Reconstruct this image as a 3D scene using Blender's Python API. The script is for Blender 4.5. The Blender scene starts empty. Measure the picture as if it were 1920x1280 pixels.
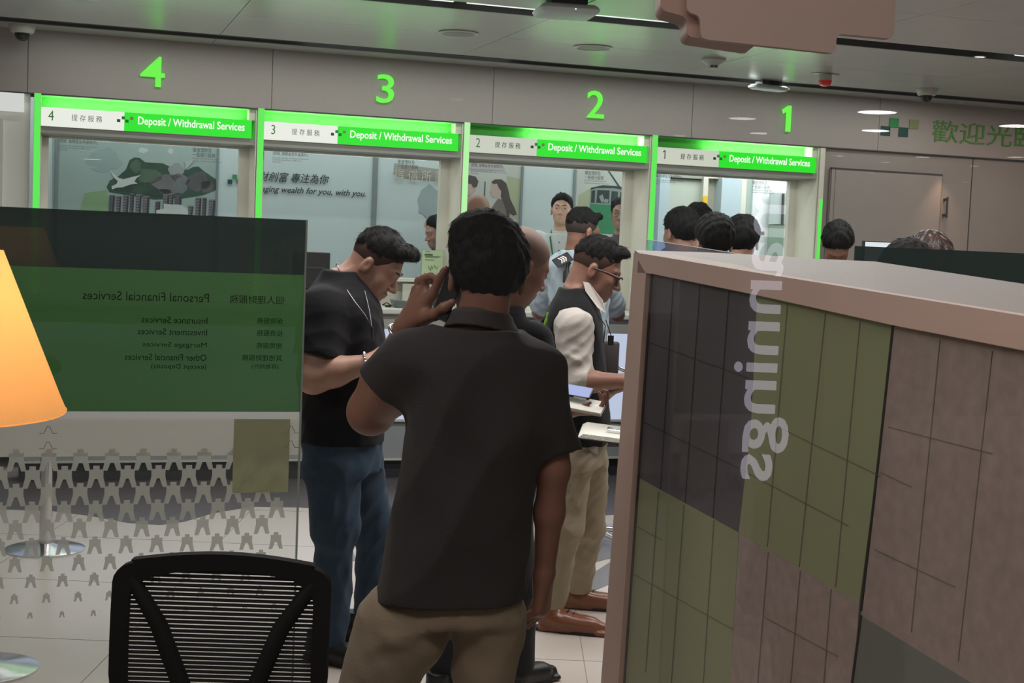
import bpy, math, random
import numpy as np
from mathutils import Vector, Matrix
random.seed(3)
rad = math.radians
SC = bpy.context.scene
COL = SC.collection

# ------------------------------------------------------------------ camera
F_PX, CX, CY, EYE = 2650.0, 960.0, 640.0, 1.62
PITCH, ROLL = math.atan(.0717), rad(2.4)
FWD = np.array([0, math.cos(PITCH), -math.sin(PITCH)])
_rt = np.array([1., 0, 0]); _up = np.cross(_rt, FWD)
RGT = math.cos(ROLL)*_rt + math.sin(ROLL)*_up
UPV = -math.sin(ROLL)*_rt + math.cos(ROLL)*_up
cd = bpy.data.cameras.new('camera'); cam = bpy.data.objects.new('camera', cd); COL.objects.link(cam)
cd.sensor_width = 36; cd.lens = F_PX/1920*36; cd.clip_start = .05; cd.clip_end = 100
cam.matrix_world = Matrix(((RGT[0], UPV[0], -FWD[0], 0), (RGT[1], UPV[1], -FWD[1], 0), (RGT[2], UPV[2], -FWD[2], EYE), (0, 0, 0, 1)))
SC.camera = cam

# ------------------------------------------------------------------ world, exposure, lights
SC.view_settings.view_transform = 'Standard'; SC.view_settings.look = 'None'
SC.view_settings.gamma = 1; SC.view_settings.exposure = 0; SC.view_settings.use_curve_mapping = False
w = bpy.data.worlds.new('street_dusk'); SC.world = w; w.use_nodes = True
w.node_tree.nodes['Background'].inputs[0].default_value = (.62, .58, .56, 1)
w.node_tree.nodes['Background'].inputs[1].default_value = .12

TH = rad(18)
DX = np.array([math.cos(TH), math.sin(TH), 0]); DN = np.array([math.sin(TH), -math.cos(TH), 0])
W0 = np.array([-3.044, 8.9, 0])            # foot of the teller wall at its first post
def WP(s, off, z): return W0 + DX*s + DN*off + np.array([0, 0, z])

def area(name, loc, sx, sy, power, col=(1, 1, 1), rot=(0, 0, 0), spread=180):
    l = bpy.data.lights.new(name, 'AREA'); l.shape = 'RECTANGLE'; l.size = sx; l.size_y = sy
    l.energy = power; l.color = col; l.spread = rad(spread)
    o = bpy.data.objects.new(name, l); o.location = loc; o.rotation_euler = rot; COL.objects.link(o); return o
area('ceiling_slot_light', WP(3.2, 2.36, 2.77), 6.0, .12, 90, (.97, 1, .95), (0, 0, TH))
area('ceiling_slot_light', WP(3.2, .42, 2.79), 6.5, .10, 20, (.97, 1, .95), (0, 0, TH))
area('lobby_fill', WP(2.6, 4.4, 2.78), 4.0, .5, 80, (1, .95, .92), (0, 0, TH))  # broad ceiling fill added to brighten the hall, no fixture there
area('back_office_light', WP(2.2, -1.15, 2.74), 5.0, .8, 36, (.93, .98, 1), (0, 0, TH))
area('back_office_light', WP(6.0, -1.0, 2.74), 2.2, .9, 46, (.96, 1, 1), (0, 0, TH))
area('lobby_fill', (-1.5, 2.7, 2.78), .9, .6, 13, (1, .95, .92))  # extra fill added to lift the partition face
area('fascia_fill', WP(7.0, 1.0, 2.78), .9, .25, 12, (1, .80, .70), (0, 0, TH))  # warm fill added to brighten the right end of the fascia
area('entrance_fill', (-.3, 1.3, 2.74), 2.6, .5, 22, (1, .90, .86))  # fill without a fixture, added to brighten the near side

# ------------------------------------------------------------------ pixel helpers
ORG = np.array([0, 0, EYE])
def ray(u, v): return FWD + RGT*(u-CX)/F_PX - UPV*(v-CY)/F_PX
def P(u, v, Y):
    d = ray(u, v); return ORG + d*Y/d[1]
def Pz(u, v, z):
    d = ray(u, v); return ORG + d*(z-EYE)/d[2]
def onplane(u, v, o, n):
    d = ray(u, v); return ORG + d*((np.array(o)-ORG) @ n)/(d @ n)

# ------------------------------------------------------------------ materials
MATS = {}
def srgb(r, g, b):
    f = lambda c: (c/255/12.92) if c/255 <= .04045 else ((c/255+.055)/1.055)**2.4
    return (f(r), f(g), f(b))
def mat(name, col, rough=.6, metal=0, emit=0, ecol=None, nscale=0, namp=.15, bump=0, bscale=200, spec=.5, trans=0, stretch=None, alpha=1, coat=0, sheen=0):
    if name in MATS: return MATS[name]
    m = bpy.data.materials.new(name); m.use_nodes = True; nt = m.node_tree; b = nt.nodes['Principled BSDF']
    b.inputs['Roughness'].default_value = rough; b.inputs['Metallic'].default_value = metal
    b.inputs['Specular IOR Level'].default_value = spec
    b.inputs['Base Color'].default_value = (*col, 1)
    b.inputs['Alpha'].default_value = alpha
    b.inputs['Coat Weight'].default_value = coat
    b.inputs['Sheen Weight'].default_value = sheen
    if trans: b.inputs['Transmission Weight'].default_value = trans
    if emit:
        b.inputs['Emission Color'].default_value = (*(ecol or col), 1); b.inputs['Emission Strength'].default_value = emit
    tc = nt.nodes.new('ShaderNodeTexCoord'); src = tc.outputs['Object']
    if stretch:
        mp = nt.nodes.new('ShaderNodeMapping'); mp.inputs['Scale'].default_value = stretch
        nt.links.new(src, mp.inputs[0]); src = mp.outputs[0]
    no = nt.nodes.new('ShaderNodeTexNoise'); no.inputs['Scale'].default_value = nscale or 6; no.inputs['Detail'].default_value = 5
    nt.links.new(src, no.inputs['Vector'])
    mx = nt.nodes.new('ShaderNodeMix'); mx.data_type = 'RGBA'
    a = namp if nscale else .03
    mx.inputs[6].default_value = (*[max(0, c*(1-a)) for c in col], 1); mx.inputs[7].default_value = (*[min(1, c*(1+a)) for c in col], 1)
    nt.links.new(no.outputs[0], mx.inputs[0]); nt.links.new(mx.outputs[2], b.inputs['Base Color'])
    if bump:
        n2 = nt.nodes.new('ShaderNodeTexNoise'); n2.inputs['Scale'].default_value = bscale; n2.inputs['Detail'].default_value = 3
        nt.links.new(src, n2.inputs['Vector'])
        bp = nt.nodes.new('ShaderNodeBump'); bp.inputs['Strength'].default_value = bump; bp.inputs['Distance'].default_value = .004
        nt.links.new(n2.outputs[0], bp.inputs['Height']); nt.links.new(bp.outputs[0], b.inputs['Normal'])
    MATS[name] = m; return m
def glass(name, refl=.06, tint=(1, 1, 1), rough=0, fresnel=True):
    if name in MATS: return MATS[name]
    m = bpy.data.materials.new(name); m.use_nodes = True; nt = m.node_tree; nt.nodes.clear()
    out = nt.nodes.new('ShaderNodeOutputMaterial'); mx = nt.nodes.new('ShaderNodeMixShader')
    t = nt.nodes.new('ShaderNodeBsdfTransparent'); t.inputs[0].default_value = (*tint, 1)
    g = nt.nodes.new('ShaderNodeBsdfGlossy'); g.inputs['Roughness'].default_value = rough
    mx.inputs[0].default_value = refl
    nt.links.new(t.outputs[0], mx.inputs[1]); nt.links.new(g.outputs[0], mx.inputs[2]); nt.links.new(mx.outputs[0], out.inputs[0])
    MATS[name] = m; return m
def film(name, col, opac, rough=.5):
    # a printed or frosted film on clear glass: part of the light passes
    if name in MATS: return MATS[name]
    m = bpy.data.materials.new(name); m.use_nodes = True; nt = m.node_tree; nt.nodes.clear()
    out = nt.nodes.new('ShaderNodeOutputMaterial'); mx = nt.nodes.new('ShaderNodeMixShader')
    t = nt.nodes.new('ShaderNodeBsdfTransparent'); a = nt.nodes.new('ShaderNodeAddShader')
    d = nt.nodes.new('ShaderNodeBsdfDiffuse'); d.inputs[0].default_value = (*[c*.55 for c in col], 1)
    tr = nt.nodes.new('ShaderNodeBsdfTranslucent'); tr.inputs[0].default_value = (*[c*.45 for c in col], 1)
    nt.links.new(d.outputs[0], a.inputs[0]); nt.links.new(tr.outputs[0], a.inputs[1])
    no = nt.nodes.new('ShaderNodeTexNoise'); no.inputs['Scale'].default_value = 3
    mr = nt.nodes.new('ShaderNodeMapRange'); mr.inputs[3].default_value = opac-.02; mr.inputs[4].default_value = min(1, opac+.02)
    nt.links.new(no.outputs[0], mr.inputs[0]); nt.links.new(mr.outputs[0], mx.inputs[0])
    nt.links.new(t.outputs[0], mx.inputs[1]); nt.links.new(a.outputs[0], mx.inputs[2]); nt.links.new(mx.outputs[0], out.inputs[0])
    MATS[name] = m; return m
def glow(name, col, s): return mat(name, (.02, .02, .02), .5, emit=s, ecol=col)

# ------------------------------------------------------------------ object helpers
def tag(o, label=None, cat=None, group=None, kind=None):
    if label: o['label'] = label
    if cat: o['category'] = cat
    if group: o['group'] = group
    if kind: o['kind'] = kind
    return o
def empty(name, loc=(0, 0, 0), rz=0, label=None, cat=None, group=None, kind=None):
    o = bpy.data.objects.new(name, None); o.location = tuple(map(float, loc)); o.rotation_euler = (0, 0, rz); o.empty_display_size = .1
    COL.objects.link(o); return tag(o, label, cat, group, kind)
class MB:
    def __init__(s): s.v = []; s.f = []; s.mi = []; s.cur = 0
    def add(s, vs, fs):
        n = len(s.v); s.v += [tuple(map(float, p)) for p in vs]; s.f += [tuple(i+n for i in f) for f in fs]; s.mi += [s.cur]*len(fs); return s
    def box(s, x0, x1, y0, y1, z0, z1, bev=0):
        if bev <= 0:
            return s.add([(x0,y0,z0),(x1,y0,z0),(x1,y1,z0),(x0,y1,z0),(x0,y0,z1),(x1,y0,z1),(x1,y1,z1),(x0,y1,z1)],
                  [(3,2,1,0),(4,5,6,7),(0,1,5,4),(1,2,6,5),(2,3,7,6),(3,0,4,7)])
        b = bev; V = []; loops = []
        # chamfered box: rounded in plan and at top and bottom
        def loop(z, ins):
            a0, a1, c0, c1 = x0+ins, x1-ins, y0+ins, y1-ins; r = max(b-ins, b*.35)
            pts = []
            for cx_, cy_, st in ((a1-r, c1-r, 0), (a0+r, c1-r, 90), (a0+r, c0+r, 180), (a1-r, c0+r, 270)):
                for k in range(4): an = rad(st+k*30); pts.append((cx_+r*math.cos(an), cy_+r*math.sin(an), z))
            return pts
        for z, i in ((z0, b*.6), (z0+b*.25, b*.2), (z0+b*.6, 0), (z1-b*.6, 0), (z1-b*.25, b*.2), (z1, b*.6)): loops.append(loop(z, i))
        return s.loft(loops)
    def loft(s, loops, closed=True, caps=True):
        n = len(loops[0]); V = [p for l in loops for p in l]; Fs = []
        for i in range(len(loops)-1):
            for j in range(n if closed else n-1):
                a = i*n+j; b_ = i*n+(j+1) % n; Fs.append((a, b_, b_+n, a+n))
        if caps and closed: Fs.append(tuple(range(n-1, -1, -1))); Fs.append(tuple(range((len(loops)-1)*n, len(loops)*n)))
        return s.add(V, Fs)
    def tube(s, pts, r, n=8, caps=True):
        pts = [Vector(tuple(map(float, p))) for p in pts]; rs = r if isinstance(r, (list, tuple)) else [r]*len(pts); loops = []
        for i, p in enumerate(pts):
            t = (pts[min(i+1, len(pts)-1)]-pts[max(i-1, 0)]).normalized()
            a = t.cross(Vector((0, 0, 1)) if abs(t.z) < .95 else Vector((1, 0, 0))).normalized(); b_ = t.cross(a)
            loops.append([tuple(p+(a*math.cos(2*math.pi*k/n)+b_*math.sin(2*math.pi*k/n))*rs[i]) for k in range(n)])
        return s.loft(loops, caps=caps)
    def lathe(s, prof, c=(0, 0, 0), n=40):
        return s.loft([[(c[0]+r*math.cos(2*math.pi*k/n), c[1]+r*math.sin(2*math.pi*k/n), c[2]+z) for k in range(n)] for r, z in prof])
    def prism(s, pts, y0, y1):
        # polygon in x-z, thickness in y
        n = len(pts); V = [(x, y0, z) for x, z in pts]+[(x, y1, z) for x, z in pts]
        return s.add(V, [tuple(range(n)), tuple(range(2*n-1, n-1, -1))]+[(i+n, (i+1) % n+n, (i+1) % n, i) for i in range(n)])
    def sphere(s, c, r, n=12, sc=(1, 1, 1)):
        loops = [[(c[0]+sc[0]*r*math.sin(t)*math.cos(2*math.pi*k/n), c[1]+sc[1]*r*math.sin(t)*math.sin(2*math.pi*k/n), c[2]-sc[2]*r*math.cos(t)) for k in range(n)] for t in [math.pi*(i+.02)/(n+.04) for i in range(n+1)]]
        return s.loft(loops)
    def build(s, name, m, parent=None, smooth=None):
        me = bpy.data.meshes.new(name); me.from_pydata(s.v, [], s.f)
        for x in (m if isinstance(m, (list, tuple)) else [m]): me.materials.append(x)
        if isinstance(m, (list, tuple)): me.polygons.foreach_set('material_index', s.mi)
        import bmesh
        bm = bmesh.new(); bm.from_mesh(me); bmesh.ops.recalc_face_normals(bm, faces=bm.faces); bm.to_mesh(me); bm.free()
        if smooth is not None:
            me.polygons.foreach_set('use_smooth', [True]*len(me.polygons)); me.set_sharp_from_angle(angle=rad(smooth))
        o = bpy.data.objects.new(name, me); COL.objects.link(o)
        if parent: o.parent = parent
        return o
def copy_tree(o, parent=None):
    c = o.copy(); COL.objects.link(c); c.parent = parent
    for ch in list(o.children): copy_tree(ch, c)
    return c
def text(name, body, size, m, parent, x, y, z, rx=90, rz=0, align='LEFT', ext=.001, shear=0, fit=None, mirror=False, bold=0, ry=0):
    cu = bpy.data.curves.new(name, 'FONT'); cu.body = body; cu.size = size; cu.align_x = align; cu.extrude = ext; cu.shear = shear; cu.offset = bold; cu.resolution_u = 3
    o = bpy.data.objects.new(name, cu); COL.objects.link(o)
    bpy.context.view_layer.update()
    me = bpy.data.meshes.new_from_object(o.evaluated_get(bpy.context.evaluated_depsgraph_get())); bpy.data.objects.remove(o); bpy.data.curves.remove(cu)
    n = len(me.vertices); co = np.empty(n*3); me.vertices.foreach_get('co', co); co = co.reshape(-1, 3)
    if fit:   # width, height
        x0 = co[:, 0].min(); wd = np.ptp(co[:, 0]); ht = np.ptp(co[:, 1])
        if fit[0]: co[:, 0] = (co[:, 0]-(x0 if align == 'LEFT' else 0))*fit[0]/wd
        if fit[1]: co[:, 1] = (co[:, 1]-co[:, 1].min())*fit[1]/ht
    if mirror: co[:, 0] *= -1; me.flip_normals()
    me.vertices.foreach_set('co', co.ravel()); me.name = name; me.materials.clear(); me.materials.append(m)
    r = bpy.data.objects.new(name, me); COL.objects.link(r); r.parent = parent
    r.location = (x, y, z); r.rotation_euler = (rad(rx), rad(ry), rad(rz)); return r
# ------------------------------------------------------------------ palette
M_fascia = mat('fascia_panel', srgb(158, 152, 147), .45, nscale=30, namp=.04)
M_ceil = mat('ceiling_panel', srgb(182, 182, 182), .24, spec=.6, nscale=4, namp=.06)
M_slot = mat('slot_grey', srgb(95, 95, 95), .4)
M_slotdark = mat('slot_dark', srgb(60, 60, 60), .6)
M_seam = mat('seam_dark', srgb(60, 58, 55), .8)
M_white = mat('white_laminate', srgb(205, 203, 192), .35, nscale=8, namp=.03)
M_reveal = mat('reveal_white', srgb(214, 212, 198), .4)
M_trim = mat('soffit_grey', srgb(150, 152, 145), .4)
M_gpost = glow('green_strip_glow', (.10, .86, .085), 1.0)
M_gpost2 = glow('green_strip_glow_bright', (.45, .95, .38), 1.0)
M_num = glow('numeral_glow', (.14, .94, .055), 1.0)
M_sgreen = glow('sign_green_glow', (.004, .80, .006), 1.0)
M_swhite = glow('sign_white_glow', (.90, .93, .84), .95)
M_stext = glow('sign_letter_glow', (.92, 1, .86), 1.0)
M_cove = mat('cove_green', (.12, .72, .10), .5)
M_pgrey = mat('print_grey', srgb(95, 98, 96), .6)
M_pgreen = mat('print_green', srgb(60, 140, 60), .6)
M_dkteal = mat('square_dark_teal', srgb(15, 70, 62), .6)
M_mgreen = mat('square_green', srgb(40, 135, 75), .6)
M_olive2 = mat('square_olive', srgb(130, 140, 95), .6)
M_ink = mat('ink', srgb(45, 55, 58), .6)
M_glassclear = glass('clear_glass', .045, (.97, 1, .98))
M_window = glass('window_glass', .075, (.99, .99, .99))
M_chrome = mat('chrome', (.7, .7, .72), .2, metal=1)
M_black = mat('black_plastic', srgb(24, 24, 26), .45)
M_dark = mat('dark_grey_plastic', srgb(45, 46, 48), .5)
M_cam = mat('camera_white', srgb(190, 188, 180), .4)
M_paper = mat('paper', srgb(215, 215, 205), .7)

def struct(name, mb, m, parent=None, smooth=None):
    o = mb.build(name, m, parent, smooth)
    if parent is None: o['kind'] = 'structure'
    return o
# ------------------------------------------------------------------ the room
floor = struct('floor', MB().box(-7, 9, .3, 14.5, -.1, 0), mat('floor_tile_white', srgb(196, 186, 178), .28, nscale=2, namp=.05, spec=.45))
g = MB()
for k in range(-6, 8): g.box(-6.9, 8.9, 7.2+k*.9-.0015, 7.2+k*.9+.0015, 0, .0008)
for k in range(-7, 9): g.box(k*.9+.33, k*.9+.333, .4, 14, 0, .0008)
g.build('tile_joint', mat('joint_grey', srgb(130, 125, 120), .8), floor)
g = MB()
def flat(pts, z=.002): g.add([(p[0], p[1], z) for p in pts]+[(p[0], p[1], 0) for p in pts], [tuple(range(len(pts)))]+[(i, (i+1) % len(pts), (i+1) % len(pts)+len(pts), i+len(pts)) for i in range(len(pts))])
for q in ([(688, 1020), (744, 990), (744, 1090), (720, 1150)], [(1128, 985), (1160, 1010), (1160, 1042), (1094, 1060), (1090, 1043)], [(1100, 1082), (1150, 1050), (1150, 1092), (1108, 1110)], [(600, 990), (640, 975), (668, 1050), (640, 1060)]):
    flat([Pz(u, v, 0) for u, v in q])
g.build('grey_inlay', mat('floor_inlay_grey', srgb(120, 118, 120), .35), floor)
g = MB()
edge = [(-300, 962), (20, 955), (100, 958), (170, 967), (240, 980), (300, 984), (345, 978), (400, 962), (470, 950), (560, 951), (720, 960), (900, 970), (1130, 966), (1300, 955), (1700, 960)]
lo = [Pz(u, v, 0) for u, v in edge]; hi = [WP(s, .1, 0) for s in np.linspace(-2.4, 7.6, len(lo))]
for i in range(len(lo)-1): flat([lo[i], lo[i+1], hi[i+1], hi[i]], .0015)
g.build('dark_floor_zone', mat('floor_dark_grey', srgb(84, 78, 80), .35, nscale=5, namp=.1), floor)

wr = empty('wall_back', W0, TH, kind='structure')
b = MB()
SEAMS = [-1.56, -.04, 1.475, 2.99, 4.495, 6.04, 7.6]
for a, c in zip(SEAMS, SEAMS[1:]): b.box(a+.002, c-.002, 0, .3, 2.41, 2.8)
b.build('fascia_panel', M_fascia, wr)
MB().box(-1.56, 7.6, .004, .3, 2.408, 2.8).build('fascia_joint', M_seam, wr)
MB().box(-1.56, 7.6, -.006, .02, 2.402, 2.41).build('fascia_edge', M_slotdark, wr)
# ceiling with its slots, laid parallel to the teller wall
ce = empty('ceiling', W0, TH, kind='structure')
def ypl(off): return -off
b = MB()
bands = [(-3.2, -.30), (-.46, -.60+.0), ]
edges_off = [(-.30, .30), (.46, 2.26), (2.46, 10.5)]
for a, c in edges_off:
    cuts = [-6, -2.0, -.45, 1.08, 2.62, 4.16, 5.7, 7.2, 10]
    for s0, s1 in zip(cuts, cuts[1:]):
        n = max(1, round((c-a)/.85)); 
        for i in range(n):
            b.box(s0+.002, s1-.002, -(a+(c-a)*(i+1)/n)+.002, -(a+(c-a)*i/n)-.002, 2.80, 2.86)
b.build('ceiling_panel', M_ceil, ce)
MB().box(-6, 10, -10.5, .3, 2.87, 2.95).build('ceiling_void', M_seam, ce)
MB().box(-6, 10, -.46, -.30, 2.845, 2.86).box(-6, 10, -2.46, -2.26, 2.845, 2.86).build('slot_channel', M_slot, ce)
MB().box(-6, 10, -.33, -.30, 2.795, 2.85).box(-6, 10, -.47, -.46, 2.797, 2.85).box(-6, 10, -2.28, -2.26, 2.795, 2.85).build('slot_edge', M_slotdark, ce)
for off, segs in ((.385, [(1.62, 3.0)]), (2.36, [(.3, 2.05), (2.12, 3.85), (5.45, 7.0)])):
    for s0, s1 in segs:
        r = empty('linear_ceiling_light', WP((s0+s1)/2, off, 2.82), TH, 'thin white tube light in a ceiling slot, '+('above numeral 3, nearest the wall' if off < 1 else {.3: 'left of the large white ceiling box', 2.12: 'right of the large white ceiling box', 5.45: 'beside the round spotlight, far right'}[s0]), 'ceiling light', 'tube lights in the ceiling slots')
        L = (s1-s0)/2
        MB().box(-L, L, -.025, .025, -.005, .012, .004).build('diffuser', glow('tube_glow', (.85, .95, .9), 1.1), r)
        MB().box(-L-.02, L+.02, -.035, .035, .012, .024).build('light_body', M_cam, r)
# side walls, street front glazing, street canopy
struct('wall_left', MB().box(-5.6, -5.5, .7, 13.5, 0, 2.9), mat('side_wall', srgb(150, 145, 138), .6))
struct('wall_right', MB().box(6.2, 6.3, .7, 14.2, 0, 2.9), mat('side_wall', srgb(150, 145, 138), .6))
wn = empty('window_1', (0, .7, 0), kind='structure')
MB().add([(-3, 0, .0), (3, 0, .0), (3, 0, 2.8), (-3, 0, 2.8)], [(0, 1, 2, 3)]).build('pane', M_window, wn)
MB().box(-3.06, -3, -.03, .03, 0, 2.8).box(3, 3.06, -.03, .03, 0, 2.8).build('window_frame', M_slotdark, wn)
# ------------------------------------------------------------------ teller booths
BAY = [0, 1.387, 2.79, 4.19, 5.55]
NUM = ['4', '3', '2', '1']
DEP = .32
for k in range(4):
    s0, s1 = BAY[k], BAY[k+1]; n = NUM[k]
    r = empty('teller_booth', WP(s0, 0, 0), TH, 'white teller window under glowing green header, sign reads '+n+' Deposit / Withdrawal Services', 'service window', 'teller windows along the bank wall')
    L = s1-s0-.003
    # right wing wall with slanting white reveal, header box, soffit
    wz = 1.142
    MB().box(L-.008, L, .002, DEP+.03, wz, 2.41).build('side_reveal', M_reveal, r)
    MB().box(L-.075, L-.008, DEP-.035, DEP+.02, wz, 2.17).box(.045, .09, DEP-.02, DEP+.02, wz, 2.17).box(.045, L-.008, DEP-.02, DEP+.02, 2.155, 2.167).build('window_frame', M_white, r)
    MB().box(.04, L, .01, DEP+.03, 2.168, 2.208).build('soffit', M_trim, r)
    sp = MB().box(.0, .042, -.012, DEP, wz, 2.41).build('side_post', M_reveal, r)
    MB().box(.002, .040, -.0135, -.012, wz+.002, 2.408).build('light_strip', M_gpost2 if k == 2 else M_gpost, sp)
    # cove: green back panel washed by a strip hidden behind the sign
    MB().prism([(.042, 2.21), (L-.008, 2.21), (L-.008, 2.408), (.042, 2.408)], .14, .16).build('cove_panel', M_cove, r)
    MB().box(.042, L-.008, .0, .16, 2.400, 2.409).build('cove_lid', M_cove, r)
    MB().box(L-.05, L-.009, .02, .139, 2.33, 2.399).build('cove_cheek', M_reveal, r)
    sb = MB().box(.042, L-.035, -.006, .03, 2.208, 2.328).build('sign_box', M_white, r)
    gx = .53 if k != 0 else .545
    MB().box(.043, gx, -.008, -.006, 2.21, 2.327).build('white_field', M_swhite if k < 2 else glow('sign_white_glow_dim', (.62, .66, .55), .95), sb)
    MB().box(gx, L-.036, -.008, -.006, 2.21, 2.327).build('green_field', M_sgreen, sb)
    mt = M_pgreen if k < 3 else M_pgrey
    if n == '1': MB().prism([(.098, 2.246), (.106, 2.246), (.106, 2.308), (.099, 2.308), (.084, 2.298), (.087, 2.291), (.098, 2.297)], -.0095, -.0085).build('booth_number', mt, sb)
    else: text('booth_number', n, .072, mt, sb, .085, -.0085, 2.246, fit=(None, .062))
    text('chinese_lettering', '提 存 服 務', .05, M_pgrey if k < 2 else M_ink, sb, .225, -.0085, 2.252, fit=(.185, .040))
    text('english_lettering', 'Deposit / Withdrawal Services', .06, M_stext, sb, gx+.085, -.0085, 2.24, fit=(L-gx-.165, .066), bold=.0010)
    q = MB(); c = .0165
    for i, (dx, dz, mi) in enumerate([(-.045, 0, 0), (-.016, 1, 1), (.006, 0, 2), (.035, 1, 3)]):
        q.cur = mi; q.box(gx+dx, gx+dx+c*1.25, -.0095, -.008, 2.262+dz*c*1.15, 2.262+dz*c*1.15+c*1.15)
    q.build('logo_squares', [M_dkteal, M_mgreen, mat('sq_mid', srgb(20, 120, 50), .6), M_olive2], sb)
    # security glass with its printed notices
    gl = MB().add([(.09, DEP, wz), (L-.075, DEP, wz), (L-.075, DEP, 2.17), (.09, DEP, 2.17)], [(0, 1, 2, 3)]).build('glass_pane', M_glassclear, r)
    text('notice', '存款及一般銀行服務\n(保險, 強積金及年金除外)', .03, M_ink, gl, .15, DEP-.004, 2.125, fit=(.24, .055), ext=.0003)
    text('notice', 'Deposit, Savings and General Services,\n(excludes Insurance, MPF and\nAnnuity)', .02, M_pgrey, gl, .15, DEP-.004, 2.075, fit=(.25, .042), ext=.0003)
    text('notice', '優進理財及\n一般銀行服務', .035, M_ink, gl, L-.38, DEP-.004, 2.085, fit=(.15, .062), ext=.0003)
    text('notice', 'Preferred Banking and\nGeneral Banking Services', .02, M_pgrey, gl, L-.38, DEP-.004, 2.05, fit=(.19, .033), ext=.0003)
    lt = area('cove_light', WP(s0+(L*.5 if k < 2 else L*.66), -.075, 2.322), L*.88 if k < 2 else L*.6, .03, 1.6, (.95, 1, .9), (math.pi, 0, TH)); lt.data.energy = 2.1
    area('booth_fill', WP(s0+L*.55, -.18, 2.16), L*.7, .1, 1.4, (1, 1, .93), (0, 0, TH))  # fill added under the header to whiten the reveals
    nn = empty('illuminated_numeral', WP([.716, 2.232, 3.742, 5.247][k], .012, 2.595), TH, 'glowing green numeral %s on the grey panel above teller window %s' % (n, n), 'sign', 'glowing numerals on the fascia')
    t = MB().prism([(-.035, .03+.01), (-.035, .0), (.0, .095), (.0, .0)], 0, .01) if False else None
    if n == '1': MB().prism([(-.004, -.095), (.034, -.095), (.034, .095), (.006, .095), (-.040, .062), (-.030, .034), (-.004, .052)], -.012, .0).build('numeral', M_num, nn)
    else: text('numeral', n, .26, M_num, nn, 0, 0, -.095, align='CENTER', fit=({'4': .152, '3': .118, '2': .128}.get(n), .19), ext=.010, bold=.0012)
# closing post after booth 1
r = empty('end_post', WP(5.55, 0, 0), TH, 'slim white end post with green light strip beside the grey door recess', 'post')
MB().box(0.002, .040, -.012, DEP, 1.142, 2.40).build('post_body', M_reveal, r)
MB().box(.012, .040, -.0135, -.012, 1.15, 2.02).build('light_strip', M_gpost, r)
# counter
r = empty('service_counter', WP(2.7, 0, 0), TH, 'long white service counter with glowing front below the teller windows', 'counter')
x0, x1 = -2.75, 2.835
MB().box(x0, x1, -.33, DEP+.12, 1.10, 1.14, .015).build('countertop', mat('counter_top', srgb(196, 198, 190), .35), r)
MB().box(x0, x1, -.28, .02, 1.0, 1.10).build('apron', mat('counter_apron', srgb(150, 150, 146), .5), r)
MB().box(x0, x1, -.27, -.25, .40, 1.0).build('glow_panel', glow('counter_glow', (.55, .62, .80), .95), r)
MB().box(x0, x1, -.30, -.0, .385, .40).box(x0, x1, -.30, 0, .125, .135).build('metal_edge', M_cam, r)
MB().box(x0, x1, -.27, 0, .135, .385).build('lower_panel', mat('counter_lower', srgb(140, 142, 146), .5), r)
MB().box(x0, x1, -.25, 0, 0, .125).build('plinth', mat('plinth_dark', srgb(40, 42, 50), .5), r)
# small glazed pigeonholes on the counter behind the glass
# left neighbour booth with a screen
r = empty('neighbour_booth', WP(-.02, 0, 0), TH, 'pale side booth panel at the left edge with bluish screen', 'panel')
MB().box(-1.5, -.003, .05, .1, 1.142, 2.41).build('booth_wall', mat('booth_pale', srgb(225, 226, 218), .5), r)
MB().box(-1.5, -.04, .0, .05, 2.29, 2.405).build('light_header', glow('soft_header', (.72, .74, .70), .9), r)
MB().box(-1.5, -.16, .03, .05, 1.142, 2.24).build('inner_panel', mat('booth_grey', srgb(205, 206, 196), .5), r)
sc_ = MB().box(-.6, -.215, .0, .028, 1.2, 2.04).build('screen_frame', M_black, r)
MB().box(-.59, -.225, -.003, .0, 1.2, 1.98).build('screen_glow', glow('bluish_screen', (.42, .5, .75), 1), sc_)

# ------------------------------------------------------------------ back office
bw = empty('wall_office', W0, TH, kind='structure')
BY = 1.7
MB().box(-.6, 4.98, BY, BY+.05, 0, 2.8).build('panelled_wall', mat('office_wall', srgb(190, 203, 203), .5, nscale=3, namp=.04), bw)
MB().box(-.6, 4.98, DEP+.05, BY+.02, .16, .2).build('raised_floor', M_dark, bw)
MB().box(-.6, 8, .32, 4.5, 2.78, 2.79).build('office_ceiling', mat('office_ceiling', srgb(200, 205, 200), .6), bw)
MB().box(.13, .155, BY-.012, BY, 1, 2.5).box(2.53, 2.57, BY-.012, BY, 1, 2.7).box(3.77, 3.79, BY-.012, BY, 1, 2.7).box(4.23, 4.25, BY-.01, BY, 1, 2.7).box(1.31, 1.325, BY-.01, BY, 1, 2.7).build('panel_joint', mat('joint_blue_grey', srgb(120, 132, 134), .5), bw)
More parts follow.
